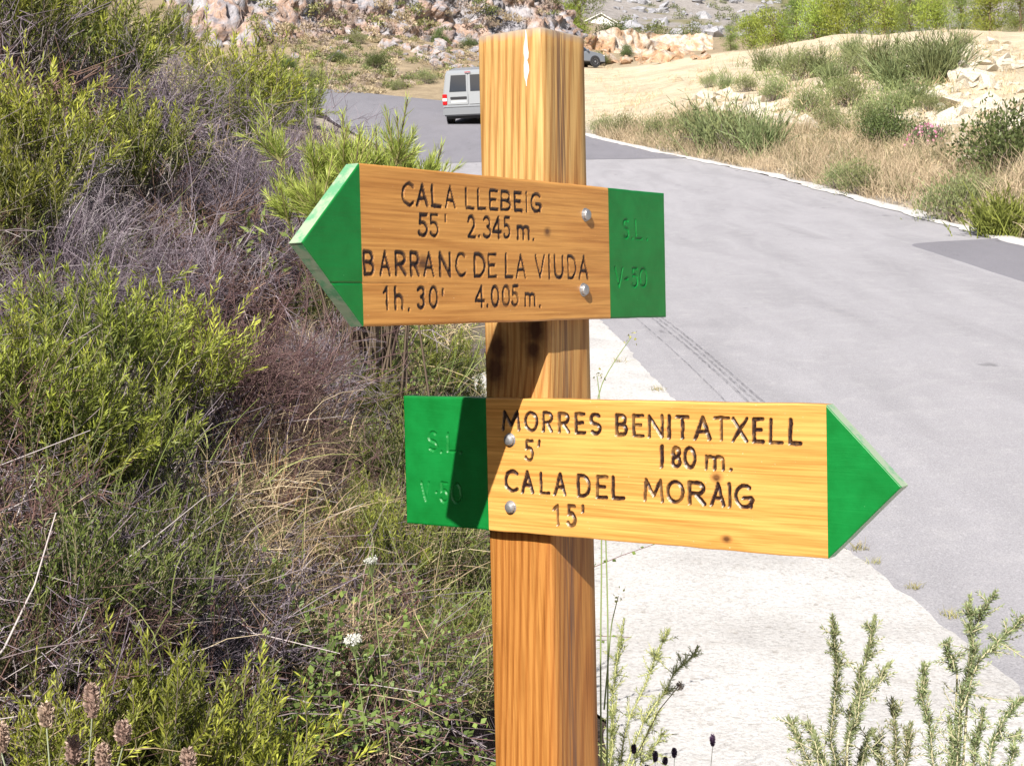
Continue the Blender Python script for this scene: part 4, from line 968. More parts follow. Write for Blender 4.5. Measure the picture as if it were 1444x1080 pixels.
def house():
    Y = 150.; p = at(840, 40, Y); e = empty('white_building', (p[0], p[1], p[2] - 1.2), math.radians(20)); tag(e, 'small white building with pale pitched roof below the rocky hillside', 'building')
    bm_obj('wall', boxb(-1.5, 1.5, -1.2, 1.2, -.6, 1.55), M_WALLW, e)
    bm = bmesh.new(); pr = [(-1.75, 1.5), (0, 2.35), (1.75, 1.5), (1.75, 1.58), (0, 2.45), (-1.75, 1.58)]
    a = [bm.verts.new((x, -1.4, z)) for x, z in pr]; b = [bm.verts.new((x, 1.4, z)) for x, z in pr]
    for i in range(6): bm.faces.new((a[i], a[(i + 1) % 6], b[(i + 1) % 6], b[i]))
    bm.faces.new(a[::-1]); bm.faces.new(b); bmesh.ops.recalc_face_normals(bm, faces=bm.faces); bm_obj('roof', bm, M_WALLW, e)
    gb = bmesh.new(); g0 = [gb.verts.new(c) for c in ((-1.5, -1.19, 1.55), (1.5, -1.19, 1.55), (0, -1.19, 2.3))]; gb.faces.new(g0); bm_obj('gable', gb, M_WALLW, e)
    d = bm_obj('door', boxb(-.9, -.2, -1.24, -1.19, -.6, 1.2), M_TRIM, e)
    bm_obj('window', boxb(.3, 1.0, -1.24, -1.19, .3, 1.0), M_GLASS, e)
house()

# ------------------------------------------------------------------ rocks
def rock_mesh(seed, flat=.7):
    r = random.Random(seed); bm = bmesh.new()
    for _ in range(16):
        v = Vector((r.gauss(0, 1), r.gauss(0, 1), r.gauss(0, 1))).normalized() * (.75 + .35 * r.random())
        bm.verts.new((v.x * 1.15, v.y, v.z * flat))
    bmesh.ops.convex_hull(bm, input=bm.verts[:]); bmesh.ops.delete(bm, geom=[v for v in bm.verts if not v.link_faces], context='VERTS')
    me = bpy.data.meshes.new('rock'); bm.to_mesh(me); bm.free(); return me
def rocks_variants(mat, n, s0):
    out = []
    for k in range(n):
        me = rock_mesh(s0 + k); me.materials.append(mat); out.append(me)
    return out
RK_P, RK_C, RK_O = rocks_variants(M_PALE, 7, 1), rocks_variants(M_CLIFF, 5, 50), rocks_variants(M_ORANGE, 4, 80)
_rr = random.Random(5)
def rock(me, P, s, parent):
    o = link('rock', me, parent, (P[0], P[1], P[2] + s * .15)); o.scale = (s * (.8 + .5 * _rr.random()), s * (.8 + .5 * _rr.random()), s * (.7 + .5 * _rr.random()))
    o.rotation_euler = (_rr.gauss(0, .3), _rr.gauss(0, .3), _rr.random() * 6.28); return o
def in_poly(x, y, poly):
    ins = False; n = len(poly)
    for i in range(n):
        (x1, y1), (x2, y2) = poly[i], poly[(i + 1) % n]
        if (y1 > y) != (y2 > y) and x < (x2 - x1) * (y - y1) / (y2 - y1) + x1: ins = not ins
    return ins
def sample_px(poly, n, seed):
    r = random.Random(seed); xs = [p[0] for p in poly]; ys_ = [p[1] for p in poly]; out = []
    while len(out) < n:
        x, y = r.uniform(min(xs), max(xs)), r.uniform(min(ys_), max(ys_))
        if in_poly(x, y, poly): out.append((x, y))
    return np.array(out)
for poly, n, s0, s1, vs, sd in (
    ([(1280, 95), (1330, 100), (1444, 110), (1500, 150), (1444, 200), (1360, 235), (1320, 180)], 150, .12, .46, RK_P, 1),
    ([(980, 138), (1040, 135), (1110, 165), (1165, 185), (1150, 192), (1060, 170), (1000, 160)], 70, .14, .42, RK_P, 2),
    ([(1250, 110), (1330, 60), (1444, 60), (1444, 110), (1330, 130)], 60, .15, .46, RK_P, 3),
    ([(1200, 160), (1330, 170), (1380, 240), (1300, 240), (1240, 200)], 45, .08, .22, RK_P, 4)):
    px = sample_px(poly, n, sd); H_ = hit(px[:, 0], px[:, 1], 16)
    for p in H_:
        if not np.isnan(p[0]): rock(_rr.choice(vs), p, s0 + (s1 - s0) * _rr.random() ** 2.5, ground)
# gravel lumps along the far road edge
for k in range(70):
    y = _rr.uniform(14, 46); x = float(np.interp(y, ER[:, 1], ER[:, 0])) + _rr.uniform(.25, .9)
    rock(_rr.choice(RK_P), (x, y, float(G(np.array([x]), np.array([y]))[0])), .03 + .09 * _rr.random() ** 3, ground)
for (px_, py_, s) in ((402, 98, .16), (385, 92, .10), (290, 22, .3), (262, 16, .2), (1362, 83, .42), (1385, 92, .3), (1405, 88, .25)):
    P = hit([px_], [py_], 3)[0]
    if not np.isnan(P[0]): rock(_rr.choice(RK_P), P, s, ground)
px = sample_px([(380, 60), (800, 50), (800, 75), (660, 100), (560, 85), (420, 85)], 60, 9); H_ = hit(px[:, 0], px[:, 1], 60, 160)
for p in H_:
    if not np.isnan(p[0]): rock(_rr.choice(RK_C), p, .18 + .55 * _rr.random() ** 3, cliff_a)
px = sample_px([(590, 75), (640, 62), (668, 105), (610, 108)], 26, 19); H_ = hit(px[:, 0], px[:, 1], 60, 160)
for p in H_:
    if not np.isnan(p[0]): rock(_rr.choice(RK_C), p, .25 + .4 * _rr.random(), cliff_a)
px = sample_px([(835, 92), (850, 70), (900, 60), (1000, 74), (1000, 86), (900, 92)], 45, 29); H_ = hit(px[:, 0], px[:, 1], 80, 160)
for p in H_:
    if not np.isnan(p[0]): rock(_rr.choice(RK_O), p, .25 + .8 * _rr.random() ** 2, cliff_b)
px = sample_px([(850, -30), (1160, -30), (1130, 40), (1000, 60), (880, 45)], 240, 39); H_ = hit(px[:, 0], px[:, 1], 140)
RK_M = rocks_variants(M_MOUNT, 4, 120)
for p in H_:
    if not np.isnan(p[0]): rock(_rr.choice(RK_M), p, .35 + 1.0 * _rr.random() ** 2.5, ground)

# ------------------------------------------------------------------ plants: single shrubs and trees
PH = {'fine': .52, 'rosemary': .50, 'limeros': .50, 'darkros': .47, 'dead': .40, 'brown': .42, 'broom': 1.15, 'bush': 1.0, 'grey': .95, 'pine': 4.1, 'limepine': 3.3}
def gz(x, y): return float(G(np.array([float(x)]), np.array([float(y)]))[0])
def put(kind, name, px_, top, Y, label, cat, group=None, sink=.02, smin=.15, smax=9):
    """stand a plant on the terrain below a spot, as tall as it shows"""
    p = at(px_, top, Y); z = gz(p[0], p[1]); s = (p[2] - z) / PH[kind.rstrip('0123456789')]
    s = min(max(s, smin), smax)
    return plant(kind, name, (p[0], p[1], z - sink * s), s, label, cat, group)
def puth(kind, name, px_, base, hpx, label, cat, group=None, lo=1.2, Ymax=None, sink=.03):
    """stand a plant where the ray through its foot meets the ground, hpx tall in the picture"""
    P = hit([px_], [base], lo)[0]
    if np.isnan(P[0]): P = at(px_, base, Ymax or 60); P[2] = gz(P[0], P[1])
    s = hpx * P[1] / FPX / PH[kind.rstrip('0123456789')]
    return plant(kind, name, (P[0], P[1], P[2] - sink * s), s, label, cat, group)
GB = 'green shrubs growing on the left bank'
for a in [
    ('rosemary3', 8, 75, 150, 'rosemary clump cut off by the very top left corner'),
    ('limeros0', 55, 250, 190, 'yellow-green rosemary clump high at the left edge of the bank'),
    ('rosemary1', 120, 120, 170, 'rosemary clump at the top left corner of the bank'),
    ('rosemary0', 20, 330, 150, 'rosemary sprigs against the left edge below the topmost clumps'),
    ('rosemary2', 190, 262, 130, 'small green shrub among grey dead brush, upper left of the bank'),
    ('limeros1', 160, 235, 85, 'narrow bright sprigs rising from grey brush left of the small green shrub'),
    ('rosemary3', 300, 215, 120, 'leafy green shrub on the bank midway between left edge and post top'),
    ('rosemary1', 365, 195, 125, 'green shrub on the bank crest left of the pine sapling'),
    ('rosemary2', 415, 165, 70, 'small green shrub below the pale stones on the bank crest'),
    ('rosemary0', 240, 80, 80, 'green tuft on the bank skyline left of the tall bright bush'),
    ('limeros0', 225, 570, 190, 'bright lime rosemary clump level with the lower arrow tip, left of dark brush'),
    ('rosemary3', 120, 560, 190, 'rosemary clump between the left edge and the bright lime clump'),
    ('rosemary1', 30, 640, 200, 'rosemary clump at the left edge, halfway down the picture'),
    ('rosemary2', 150, 690, 180, 'rosemary clump under the bright lime one on the left bank'),
    ('darkros0', 60, 890, 190, 'dark green shrub at the left edge in the lower half'),
    ('darkros1', 175, 890, 180, 'dark green shrub in the middle of the left bank'),
    ('darkros0', 290, 880, 150, 'dark shrub with drooping right branches above the dry hay'),
    ('darkros1', 20, 985, 130, 'dark shrub at the left edge above the seed heads'),
    ('limeros1', 45, 1130, 190, 'bright green rosemary in the bottom left corner behind seed heads'),
    ('rosemary0', 215, 1130, 250, 'upright rosemary sprigs at the bottom left beside the seed heads'),
    ('limeros0', 315, 1140, 240, 'slender rosemary sprigs at the bottom, left of the brambles'),
    ('fine0', 505, 590, 95, 'fine lime-green shrub under the left arrow, above the straw tuft'),
    ('fine1', 590, 690, 120, 'fine lime-green shrub half hidden behind the lower board end'),
    ('fine0', 500, 760, 110, 'fine lime-green shrub left of the lower board end panel'),
    ('fine1', 640, 930, 120, 'fine lime-green shrub against the post above the bottom edge'),
    ('fine0', 560, 960, 90, 'fine lime-green shrub under the lower white flower'),
    ('limeros1', 90, 700, 130, 'bright yellow-green sprigs in the left middle below the two edge clumps'),
    ('limeros0', 10, 560, 150, 'bright yellow-green sprigs cut by the left edge halfway down'),
    ('limeros1', 345, 150, 60, 'small bright tuft beside the tall bright bush on the bank skyline'),
    ('darkros0', 120, 800, 160, 'dark green shrub under the rosemary clumps, left middle'),
    ('darkros1', 240, 800, 140, 'dark green shrub left of the straw tufts'),
    ('darkros1', 560, 720, 150, 'fine-leaved green shrub left of the lower board'),
    ('darkros0', 640, 850, 150, 'fine-leaved green shrub against the post under the lower board'),
    ('rosemary2', 530, 830, 130, 'fine green shrub beside the upper white flower head'),
    ('rosemary3', 600, 560, 110, 'green shrub in the gap between the two boards left of the post'),
    ('darkros1', 668, 600, 95, 'green shrub touching the post between the two boards'),
    ('darkros0', 455, 470, 90, 'low green shrub just below the left arrow tip')]:
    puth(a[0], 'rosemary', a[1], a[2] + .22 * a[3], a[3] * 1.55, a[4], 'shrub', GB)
GD = 'dead brush clumps on the left bank'
for a in [
    ('dead0', 140, 190, 130, 'grey dead brush between the topmost rosemary clumps'), ('dead1', 230, 175, 120, 'grey dead brush high on the bank below the skyline tuft'),
    ('dead2', 300, 330, 150, 'large mauve-grey dead bush on the upper bank'), ('dead0', 380, 320, 140, 'grey dead bush left of the upper arrow tip'),
    ('dead1', 250, 420, 150, 'pale dead brush in the middle of the left bank'), ('dead2', 120, 430, 150, 'dead brush under the small green shrub at left'),
    ('brown0', 300, 560, 200, 'brown dead bush right of the bright lime clump'), ('brown1', 370, 600, 170, 'purple-brown dead bush below the left arrow tip'),
    ('dead0', 430, 560, 120, 'pale bleached brush below the left arrow tip'), ('dead1', 40, 470, 130, 'grey dead brush at the left edge'),
    ('dead2', 250, 930, 130, 'dead brush mat at the lower left under the dark shrubs'), ('brown0', 120, 950, 130, 'brown dead brush at the lower left above the seed heads'),
    ('brown1', 410, 700, 120, 'brown dead brush behind the straw tuft'), ('dead1', 420, 240, 110, 'dead brush under the pine sapling')]:
    puth(a[0], 'dead_bush', a[1], a[2] + .1 * a[3], a[3] * 1.15, a[4], 'dead bush', GD)

# pine sapling behind the upper board
def sapling():
    rnd = np.random.default_rng(77); leaf, wood = Geo(), Geo(); n = 60
    b = rnd.normal(size=(n, 3)) * .03; b[:, 2] = 0
    P = curves(rnd, b, dirs(rnd, n, 4.6), .48 + .10 * rnd.random(n), 7, .18)
    tubes(wood, P, np.linspace(.0028, .0013, 7), (.13, .10, .07), 4)
    sprig_leaves(leaf, P, 90, .034, .0015, .8, .35, (.24, .31, .06), (.54, .62, .14), rnd, .74)
    m = 8; r = np.arange(n)[:, None]; i = rnd.integers(5, 6, (n, m)); base = P[r, i].reshape(-1, 3); ax = nrm(P[r, i + 1] - P[r, i]).reshape(-1, 3)
    P2 = curves(rnd, base, ax + rnd.normal(size=(n * m, 3)) * .5 + np.array([0, 0, .4]), .04 + .05 * rnd.random(n * m), 4, .3)
    tubes(wood, P2, np.linspace(.002, .0012, 4), (.3, .27, .12), 3)
    sprig_leaves(leaf, P2, 50, .034, .0015, .8, .3, (.24, .31, .06), (.56, .64, .15), rnd, .1)
    p = at(520, 150, 5.6); z = gz(p[0], p[1]); e = empty('pine_sapling', (p[0], p[1], z - .02), 0, (p[2] - z) / .62)
    tag(e, 'feathery lime green pine sapling behind the top of the upper board', 'sapling')
    link('needles', leaf.mesh('needles', M_LEAF), e); link('stems', wood.mesh('stems', M_TWIG), e)
sapling()
put('limeros1', 'pine_bush', 322, -18, 11, 'bright green bushy pine at the top left, in front of the cliff', 'tree')
# right verge
GV = 'shrubs along the far side of the road'
for a in [
    ('grey0', 850, 190, 24, 'first low green shrub beside the post on the far verge'), ('grey1', 880, 192, 30, 'low green shrub on the far verge, second right of the post'),
    ('grey2', 930, 198, 34, 'reddish green shrub on the far verge, third right of the post'), ('grey0', 978, 206, 48, 'grey-green shrub in front of the pale bank end'),
    ('broom0', 1010, 214, 70, 'tall wispy shrub on the far verge with dry stems'), ('grey1', 1040, 218, 62, 'broad grey-green shrub where the dry grass begins'),
    ('broom1', 1075, 222, 66, 'wispy shrub left of the dry grass'), ('grey2', 1215, 276, 46, 'green herb at the foot of the dry grass'),
    ('grey0', 1185, 268, 34, 'small green herb left of the one in the dry grass'), ('grey1', 1345, 312, 62, 'leafy green shrub by the road left of the yellow-green bush'),
    ('bush0', 1255, 208, 54, 'dark green rounded bush below the broom clumps'), ('bush1', 1425, 246, 92, 'dark green bush on the rubble at the right edge'),
    ('bush2', 1232, 200, 34, 'dark bush tucked left of the dark rounded one'), ('grey2', 1380, 285, 40, 'low shrub behind the yellow-green bush')]:
    puth(a[0], 'verge_shrub', a[1], a[2], a[3] * 1.3, a[4], 'shrub', GV, 15)
l, w_ = broom(141, .55, .7, 260, (.12, .14, .03), (.29, .31, .07), .012, 8); PR['yel0'] = proto('bush', [('foliage', l, M_LEAF), ('stems', w_, M_TWIG)]); PH['yel'] = .75
puth('yel0', 'verge_shrub', 1412, 336, 74, 'yellow-green rounded bush at the right edge beside the road', 'shrub', GV, 15)
# oleander with pink flowers
l, w_ = bigbush(150, .7, .8, 700, .12, .035, (.07, .10, .05), (.17, .2, .1), 18, .7); fl = Geo(); rnd = np.random.default_rng(3)
fp = dirs(rnd, 170, .2) * np.array([.62, .62, .75]); leaves(fl, fp, rnd.normal(size=(170, 3)) + [0, -.5, .6], .09, .07, cmix(rnd, 170, (.62, .16, .36), (.72, .36, .52)), rnd)
PR['ole0'] = proto('oleander', [('crown', l, M_LEAF), ('stems', w_, M_TWIG), ('flowers', fl, M_LEAF)]); PH['ole'] = .85
puth('ole0', 'oleander', 1308, 212, 42, 'oleander with pink flowers right of the dark rounded bush', 'shrub', None, 15)
GT = 'green clumps on the pale terrace'
for i, a in enumerate([
    ('grey0', 1000, 124, 18, 'leftmost small green clump on the pale terrace'), ('broom0', 1022, 126, 22, 'second green clump from the left on the pale terrace'), ('grey1', 1052, 130, 24, 'low green clump at the rim of the pale bank'),
    ('broom1', 1078, 100, 34, 'green clump standing alone on the pale terrace slope'), ('grey2', 1092, 142, 30, 'green clump just above the pale bank rim'), ('broom2', 1112, 104, 36, 'green clump left of the terrace middle'),
    ('grey0', 1130, 112, 40, 'dense green clump in the terrace middle'), ('broom0', 1152, 108, 42, 'tall green clump in the terrace middle'), ('grey1', 1140, 158, 34, 'grey green clump on the slope over the pale bank'),
    ('broom1', 1175, 122, 40, 'green clump right of the terrace middle'), ('grey2', 1165, 178, 30, 'green clump at the lower end of the pale bank'), ('broom2', 1200, 80, 30, 'small dark clump near the terrace crest'),
    ('grey0', 1204, 104, 36, 'green clump under the crest clump'), ('grey1', 1196, 150, 44, 'broad green clump above the dark bushes'), ('broom0', 1240, 112, 64, 'large wispy broom below the tree line'),
    ('broom1', 1262, 126, 60, 'wispy broom in front of the largest broom'), ('grey2', 1228, 178, 40, 'green clump directly over the dark bushes'), ('broom2', 1316, 118, 72, 'tall wispy broom beside the rubble'),
    ('broom0', 1340, 106, 62, 'wispy broom at the rubble edge'), ('grey0', 1358, 74, 26, 'green clump on the upper rubble'), ('grey1', 1310, 160, 30, 'small green clump on the lower rubble'),
    ('broom1', 1288, 150, 40, 'wispy clump between the brooms and the oleander'), ('grey2', 1336, 172, 26, 'small clump low on the rubble slope'), ('broom2', 1290, 98, 44, 'wispy broom between the two tallest brooms'),
    ('grey0', 1180, 196, 34, 'green clump behind the dry roadside grass'), ('grey1', 1262, 160, 34, 'grey clump above the dark rounded bush')]):
    puth(a[0], 'broom_clump', a[1], a[2], a[3] * 1.2, a[4], 'shrub', GT, 18)
GP = 'trees along the terrace crest'
WHERE = ['leftmost', 'second', 'third', 'fourth', 'fifth', 'sixth', 'seventh', 'eighth', 'ninth', 'tenth', 'eleventh', 'twelfth', 'thirteenth']
for i, (px_, top, Y, k) in enumerate([(1030, 40, 118, 'pine0'), (1060, 24, 112, 'limepine0'), (1092, 14, 108, 'limepine1'), (1122, 6, 106, 'pine1'), (1150, 2, 104, 'limepine2'), (1180, -4, 103, 'limepine0'), (1212, -6, 102, 'pine2'), (1248, -10, 100, 'limepine1'),
                                    (1282, -8, 97, 'pine0'), (1318, -10, 95, 'limepine2'), (1356, -12, 92, 'pine1'), (1396, -14, 90, 'limepine0'), (1438, -16, 88, 'pine2')]):
    put(k, 'pine_tree', px_, top, Y, '%s tree from the left in the row along the terrace crest' % WHERE[i], 'tree', GP)
GH = 'bushes on the hillside below the cliff'
for a in [('bush0', 530, 96, 28, 'dark round bush on the hillside left of the van'), ('bush1', 478, 88, 20, 'green bush on the hillside left of the dark round one'), ('grey0', 600, 118, 24, 'bush beside the road just left of the van'),
          ('grey1', 560, 128, 18, 'low bush at the road bend'), ('bush2', 620, 62, 22, 'bush among rocks above the van roof'), ('grey2', 440, 118, 26, 'bush at the left end of the visible road bend'), ('bush0', 404, 100, 24, 'bush right of the pale bank stones on the hillside'),
          ('grey0', 505, 62, 20, 'bush below the grey cliff face'), ('bush1', 560, 40, 24, 'dark bush growing on the cliff'), ('bush2', 460, 44, 18, 'small bush at the cliff foot'), ('grey1', 640, 40, 18, 'small bush on the rocks right of the cliff bush'), ('bush0', 662, 70, 20, 'bush beside the post top on the hillside')]:
    puth(a[0], 'hillside_bush', a[1], a[2], a[3], a[4], 'bush', GH, 55, 95)
for px_, top, Y, k, lab in ((815, -22, 128, 'pine1', 'dark tree over the white building'), (800, 6, 122, 'limepine1', 'light green bush left of the white building'), (862, 24, 130, 'bush1', 'bush right of the white building'), (884, 62, 119, 'bush2', 'bush behind the parked car nose'), (846, 70, 113, 'bush0', 'low bush at the parked car front wheel')):
    put(k, 'pine_tree' if 'pine' in k else 'hillside_bush', px_, top, Y, lab, 'tree' if 'pine' in k else 'bush')

# ------------------------------------------------------------------ foreground plants built one by one
def shoot_plant(name, Y, stems, label, cat, spine=.016, dens=190, colA=(.19, .235, .11), colB=(.44, .48, .24), bark=(.46, .41, .27), group=None, wid=.0026):
    """spiny shoots given as picture curves at a distance Y"""
    rnd = np.random.default_rng(abs(hash(label)) % 9999 if False else len(label) * 7 + int(Y * 100)); leaf, wood = Geo(), Geo()
    b = at(*stems[0][0], Y); gz0 = gz(b[0], b[1])
    for st in stems:
        K = len(st); D = Y + rnd.normal() * .05 + np.linspace(0, rnd.normal() * .05, K)
        P = at(np.array([s[0] for s in st]), np.array([s[1] for s in st]), D)
        t = np.linspace(0, 1, 10); f = t * (K - 1); i = np.minimum(f.astype(int), K - 2); u = (f - i)[:, None]
        C = (P[i] * (1 - u) + P[i + 1] * u)[None]; C[:, 1:-1] += rnd.normal(size=(1, 8, 3)) * .002
        ln = np.linalg.norm(np.diff(C[0], axis=0), axis=1).sum()
        tubes(wood, C, np.linspace(.0022, .001, 10), bark, 5)
        n = int(dens * ln / .1)
        sprig_leaves(leaf, C, n, spine, wid, 1.25, .55, colA, colB, rnd, .02)
        # short side shoots
        m = max(4, int(ln / .008)); j = rnd.integers(1, 9, m); ax = nrm(C[0, j + 0] - C[0, j - 1])
        S = curves(rnd, C[0, j], ax * .8 + rnd.normal(size=(m, 3)) * .55, .016 + .045 * rnd.random(m) * (1.15 - j / 9), 4, .5)
        tubes(wood, S, np.linspace(.0014, .0008, 4), bark, 3); sprig_leaves(leaf, S, 16, spine * .85, wid, 1.2, .5, colA, colB, rnd, .02)
    # stock down to the ground
    base = at(stems[0][0][0], stems[0][0][1], Y); foot = np.array([base[0], base[1], gz0 - .03])
    for st in stems:
        p = at(*st[0], Y)
        tubes(wood, (foot + (p - foot) * np.linspace(0, 1, 6)[:, None])[None], np.linspace(.004, .0022, 6), bark, 5)
    e = empty(name, tuple(foot)); tag(e, label, cat, group)
    for nm, g, m in (('spines', leaf, M_LEAF), ('stems', wood, M_TWIG)):
        o = link(nm, g.mesh(nm, m), e); o.matrix_parent_inverse = Matrix.Translation(-Vector(foot))
    return e
GG = 'spiny shrubs in the lower right foreground'
shoot_plant('gorse', 2.85, [[(1185, 1130), (1172, 1040), (1180, 940), (1174, 868)], [(1190, 1130), (1200, 1010), (1222, 930), (1234, 870)], [(1195, 1050), (1215, 985), (1256, 934)], [(1160, 1130), (1135, 1060), (1112, 1012)], [(1180, 1130), (1150, 1050), (1140, 1020)],
                           [(1200, 1140), (1215, 1070), (1228, 1030)], [(1170, 1130), (1165, 1080), (1150, 1040)]], 'spiny gorse with three tall shoots, left of the lower right group', 'gorse', group=GG)
shoot_plant('gorse', 2.95, [[(1262, 1130), (1262, 1050), (1258, 985)], [(1270, 1130), (1280, 1060), (1284, 1020)], [(1252, 1130), (1240, 1060), (1232, 1030)]], 'short gorse between the two tall ones at lower right', 'gorse', group=GG)
shoot_plant('gorse', 2.9, [[(1325, 1130), (1312, 1040), (1300, 985), (1302, 936)], [(1350, 1130), (1352, 1010), (1372, 920), (1368, 840)], [(1356, 1000), (1380, 930), (1420, 895), (1446, 868)], [(1370, 900), (1385, 862), (1402, 838)],
                            [(1390, 1130), (1395, 1060), (1418, 1010), (1444, 985)], [(1330, 1130), (1345, 1060), (1338, 1010)], [(1380, 1130), (1372, 1060), (1386, 1000)], [(1350, 950), (1340, 930), (1334, 905)], [(1420, 1130), (1425, 1070), (1438, 1030)]],
            'tallest gorse, at the lower right edge over the concrete', 'gorse', group=GG)
shoot_plant('gorse', 3.15, [[(862, 1140), (880, 1040), (915, 950), (944, 888)], [(866, 1140), (905, 1020), (950, 950), (984, 912)], [(858, 1120), (866, 960), (880, 872)], [(870, 1140), (910, 1070), (940, 1030)], [(868, 1130), (900, 1060), (932, 1000)], [(856, 1140), (862, 1060), (868, 990)]],
            'pale green gorse growing right against the post foot', 'gorse', .013, 120, (.22, .27, .10), (.50, .54, .20), (.44, .42, .2), GG, .0017)
def lavender(name, Y, heads, label, hc, group, sc=1., stemc=(.3, .33, .22)):
    """thin stems each carrying a dense flower spike"""
    rnd = np.random.default_rng(int(Y * 1000) + len(heads)); x0 = np.mean([h[0] for h in heads]); p = at(x0, 1250, Y); z0 = gz(p[0], p[1])
    e = empty(name, (p[0], p[1], z0)); tag(e, label, 'lavender', group); inv = Matrix.Translation(-Vector((p[0], p[1], z0)))
    for hx, hy, hl in heads:
        D = Y + rnd.normal() * .03; H0 = at(hx, hy, D); top = H0 + np.array([0, 0, hl]); bx = np.array([p[0] + rnd.normal() * .03, D, z0 - .02])
        w_, h_ = Geo(), Geo()
        t = np.linspace(0, 1, 8)[:, None]; tubes(w_, (bx + (H0 - bx) * t + np.array([0, 0, 0]) + np.sin(t * 3.1) * rnd.normal(size=3) * .006)[None], np.linspace(.0014, .001, 8) * sc, stemc, 5)
        n = 240; tt = rnd.random(n); an = rnd.random(n) * 6.28; r = .0062 * sc * np.sin(np.clip(tt, .06, .97) * math.pi) ** .55
        b = H0 + (top - H0) * tt[:, None] + np.c_[np.cos(an) * r, np.sin(an) * r, np.zeros(n)]
        d = np.c_[np.cos(an), np.sin(an), np.full(n, .75) + rnd.normal(size=n) * .3]
        leaves(h_, b, d, .0062 * sc, .0036 * sc, cmix(rnd, n, *hc), rnd, .2)
        tubes(h_, (H0 + (top - H0) * np.linspace(0, 1, 6)[:, None])[None], np.array([.002, .005, .006, .006, .005, .002]) * sc, hc[0], 7)
        so_ = link('stem', w_.mesh('stem', M_TWIG), e); so_.matrix_parent_inverse = inv
        ho = link('flower_head', h_.mesh('flower_head', M_TWIG), e); ho.matrix_parent_inverse = inv
GLV = 'lavender stems in the foreground'
lavender('lavender', 1.55, [(130, 1012, .036), (66, 1025, .024), (104, 1078, .03), (174, 1050, .024), (146, 1090, .03), (266, 1090, .024), (2, 1060, .03)], 'faded brown lavender seed heads at the bottom left corner', ((.26, .18, .14), (.54, .41, .33)), GLV, .85)
lavender('lavender', 2.8, [(1005, 1052, .022), (951, 1068, .018), (924, 1074, .020), (894, 1062, .016), (938, 1078, .014), (912, 1092, .018)], 'dark purple lavender heads at the bottom right of the post', ((.05, .03, .06), (.13, .08, .15)), GLV, .55)
def umbel(px_, py_, r, label, Y):
    rnd = np.random.default_rng(px_); c = at(px_, py_, Y); z0 = gz(c[0], c[1] + .1); foot = np.array([c[0] + .03, c[1] + .1, z0 - .02]); w_, f_ = Geo(), Geo()
    t = np.linspace(0, 1, 8)[:, None]; neck = c - np.array([0, -.012, .03]); tubes(w_, (foot + (neck - foot) * t)[None], .0011, (.22, .26, .1), 5)
    n = 26; an = rnd.random(n) * 6.28; q = r * np.sqrt(rnd.random(n)); T = c + np.c_[np.cos(an) * q, np.sin(an) * q * .9, rnd.normal(size=n) * .002 + q * .2]
    tubes(w_, neck[None, None] + (T[:, None] - neck) * np.linspace(0, 1, 3)[None, :, None], .0005, (.25, .3, .12), 3)
    for k in range(16): leaves(f_, T + rnd.normal(size=(n, 3)) * r * .16, rnd.normal(size=(n, 3)) + [0, -.6, .9], r * .26, r * .22, cmix(rnd, n, (.70, .70, .64), (.85, .85, .80)), rnd)
    e = empty('wild_carrot', tuple(foot)); tag(e, label, 'flower', 'white flower heads'); inv = Matrix.Translation(-Vector(foot))
    for nm, g, m in (('flower_head', f_, M_LEAF), ('stem', w_, M_TWIG)): link(nm, g.mesh(nm, m), e).matrix_parent_inverse = inv
umbel(523, 792, .010, 'upper white flower head left of the post, below the lower board', 2.45)
umbel(500, 903, .014, 'lower, wider white flower head left of the post', 2.35)
def fennel():
    rnd = np.random.default_rng(8); Y = 2.65; b = at(850, 1080, Y); z0 = gz(b[0], b[1]); foot = np.array([b[0], b[1], z0 - .02]); w_ = Geo(); heads = []
    for st in ([(848, 1080), (846, 900), (850, 760), (842, 620), (840, 556), (862, 515), (890, 476)], [(856, 1080), (858, 900), (855, 780), (850, 640), (846, 560), (842, 530)], [(852, 1000), (862, 880), (872, 840)]):
        P = at(np.array([s[0] for s in st]), np.array([s[1] for s in st]), Y)
        f = np.linspace(0, len(st) - 1, 16); i = np.minimum(f.astype(int), len(st) - 2); u = (f - i)[:, None]
        C = P[i] * (1 - u) + P[i + 1] * u
        for _ in range(2): C[1:-1] = .25 * C[:-2] + .5 * C[1:-1] + .25 * C[2:]
        tubes(w_, C[None], np.linspace(.0017, .0007, 16), (.24, .32, .12), 5)
        top = C[-1]; n = 14; T = top + rnd.normal(size=(n, 3)) * .006; f_ = Geo(); heads.append(f_); leaves(f_, T, rnd.normal(size=(n, 3)), .006, .005, cmix(rnd, n, (.5, .48, .1), (.6, .6, .25)), rnd)
    tubes(w_, (foot + (b - foot) * np.linspace(0, 1, 5)[:, None])[None], .002, (.24, .3, .12), 5)
    # side stalk with a dry seed ball
    q = at(np.array([900, 930, 958]), np.array([1060, 1000, 966]), Y + .05); tubes(w_, q[None], .0009, (.35, .3, .16), 4)
    f_ = Geo(); heads.append(f_); leaves(f_, q[-1] + rnd.normal(size=(60, 3)) * .0028, rnd.normal(size=(60, 3)), .006, .003, cmix(rnd, 60, (.30, .22, .16), (.5, .42, .3)), rnd)
    e = empty('fennel', tuple(foot)); tag(e, 'tall thin green fennel stalk rising behind the right edge of the post', 'herb'); inv = Matrix.Translation(-Vector(foot))
    for nm, g, m in [('stem', w_, M_TWIG)] + [('flower_head', h, M_LEAF) for h in heads]: link(nm, g.mesh(nm, m), e).matrix_parent_inverse = inv
fennel()
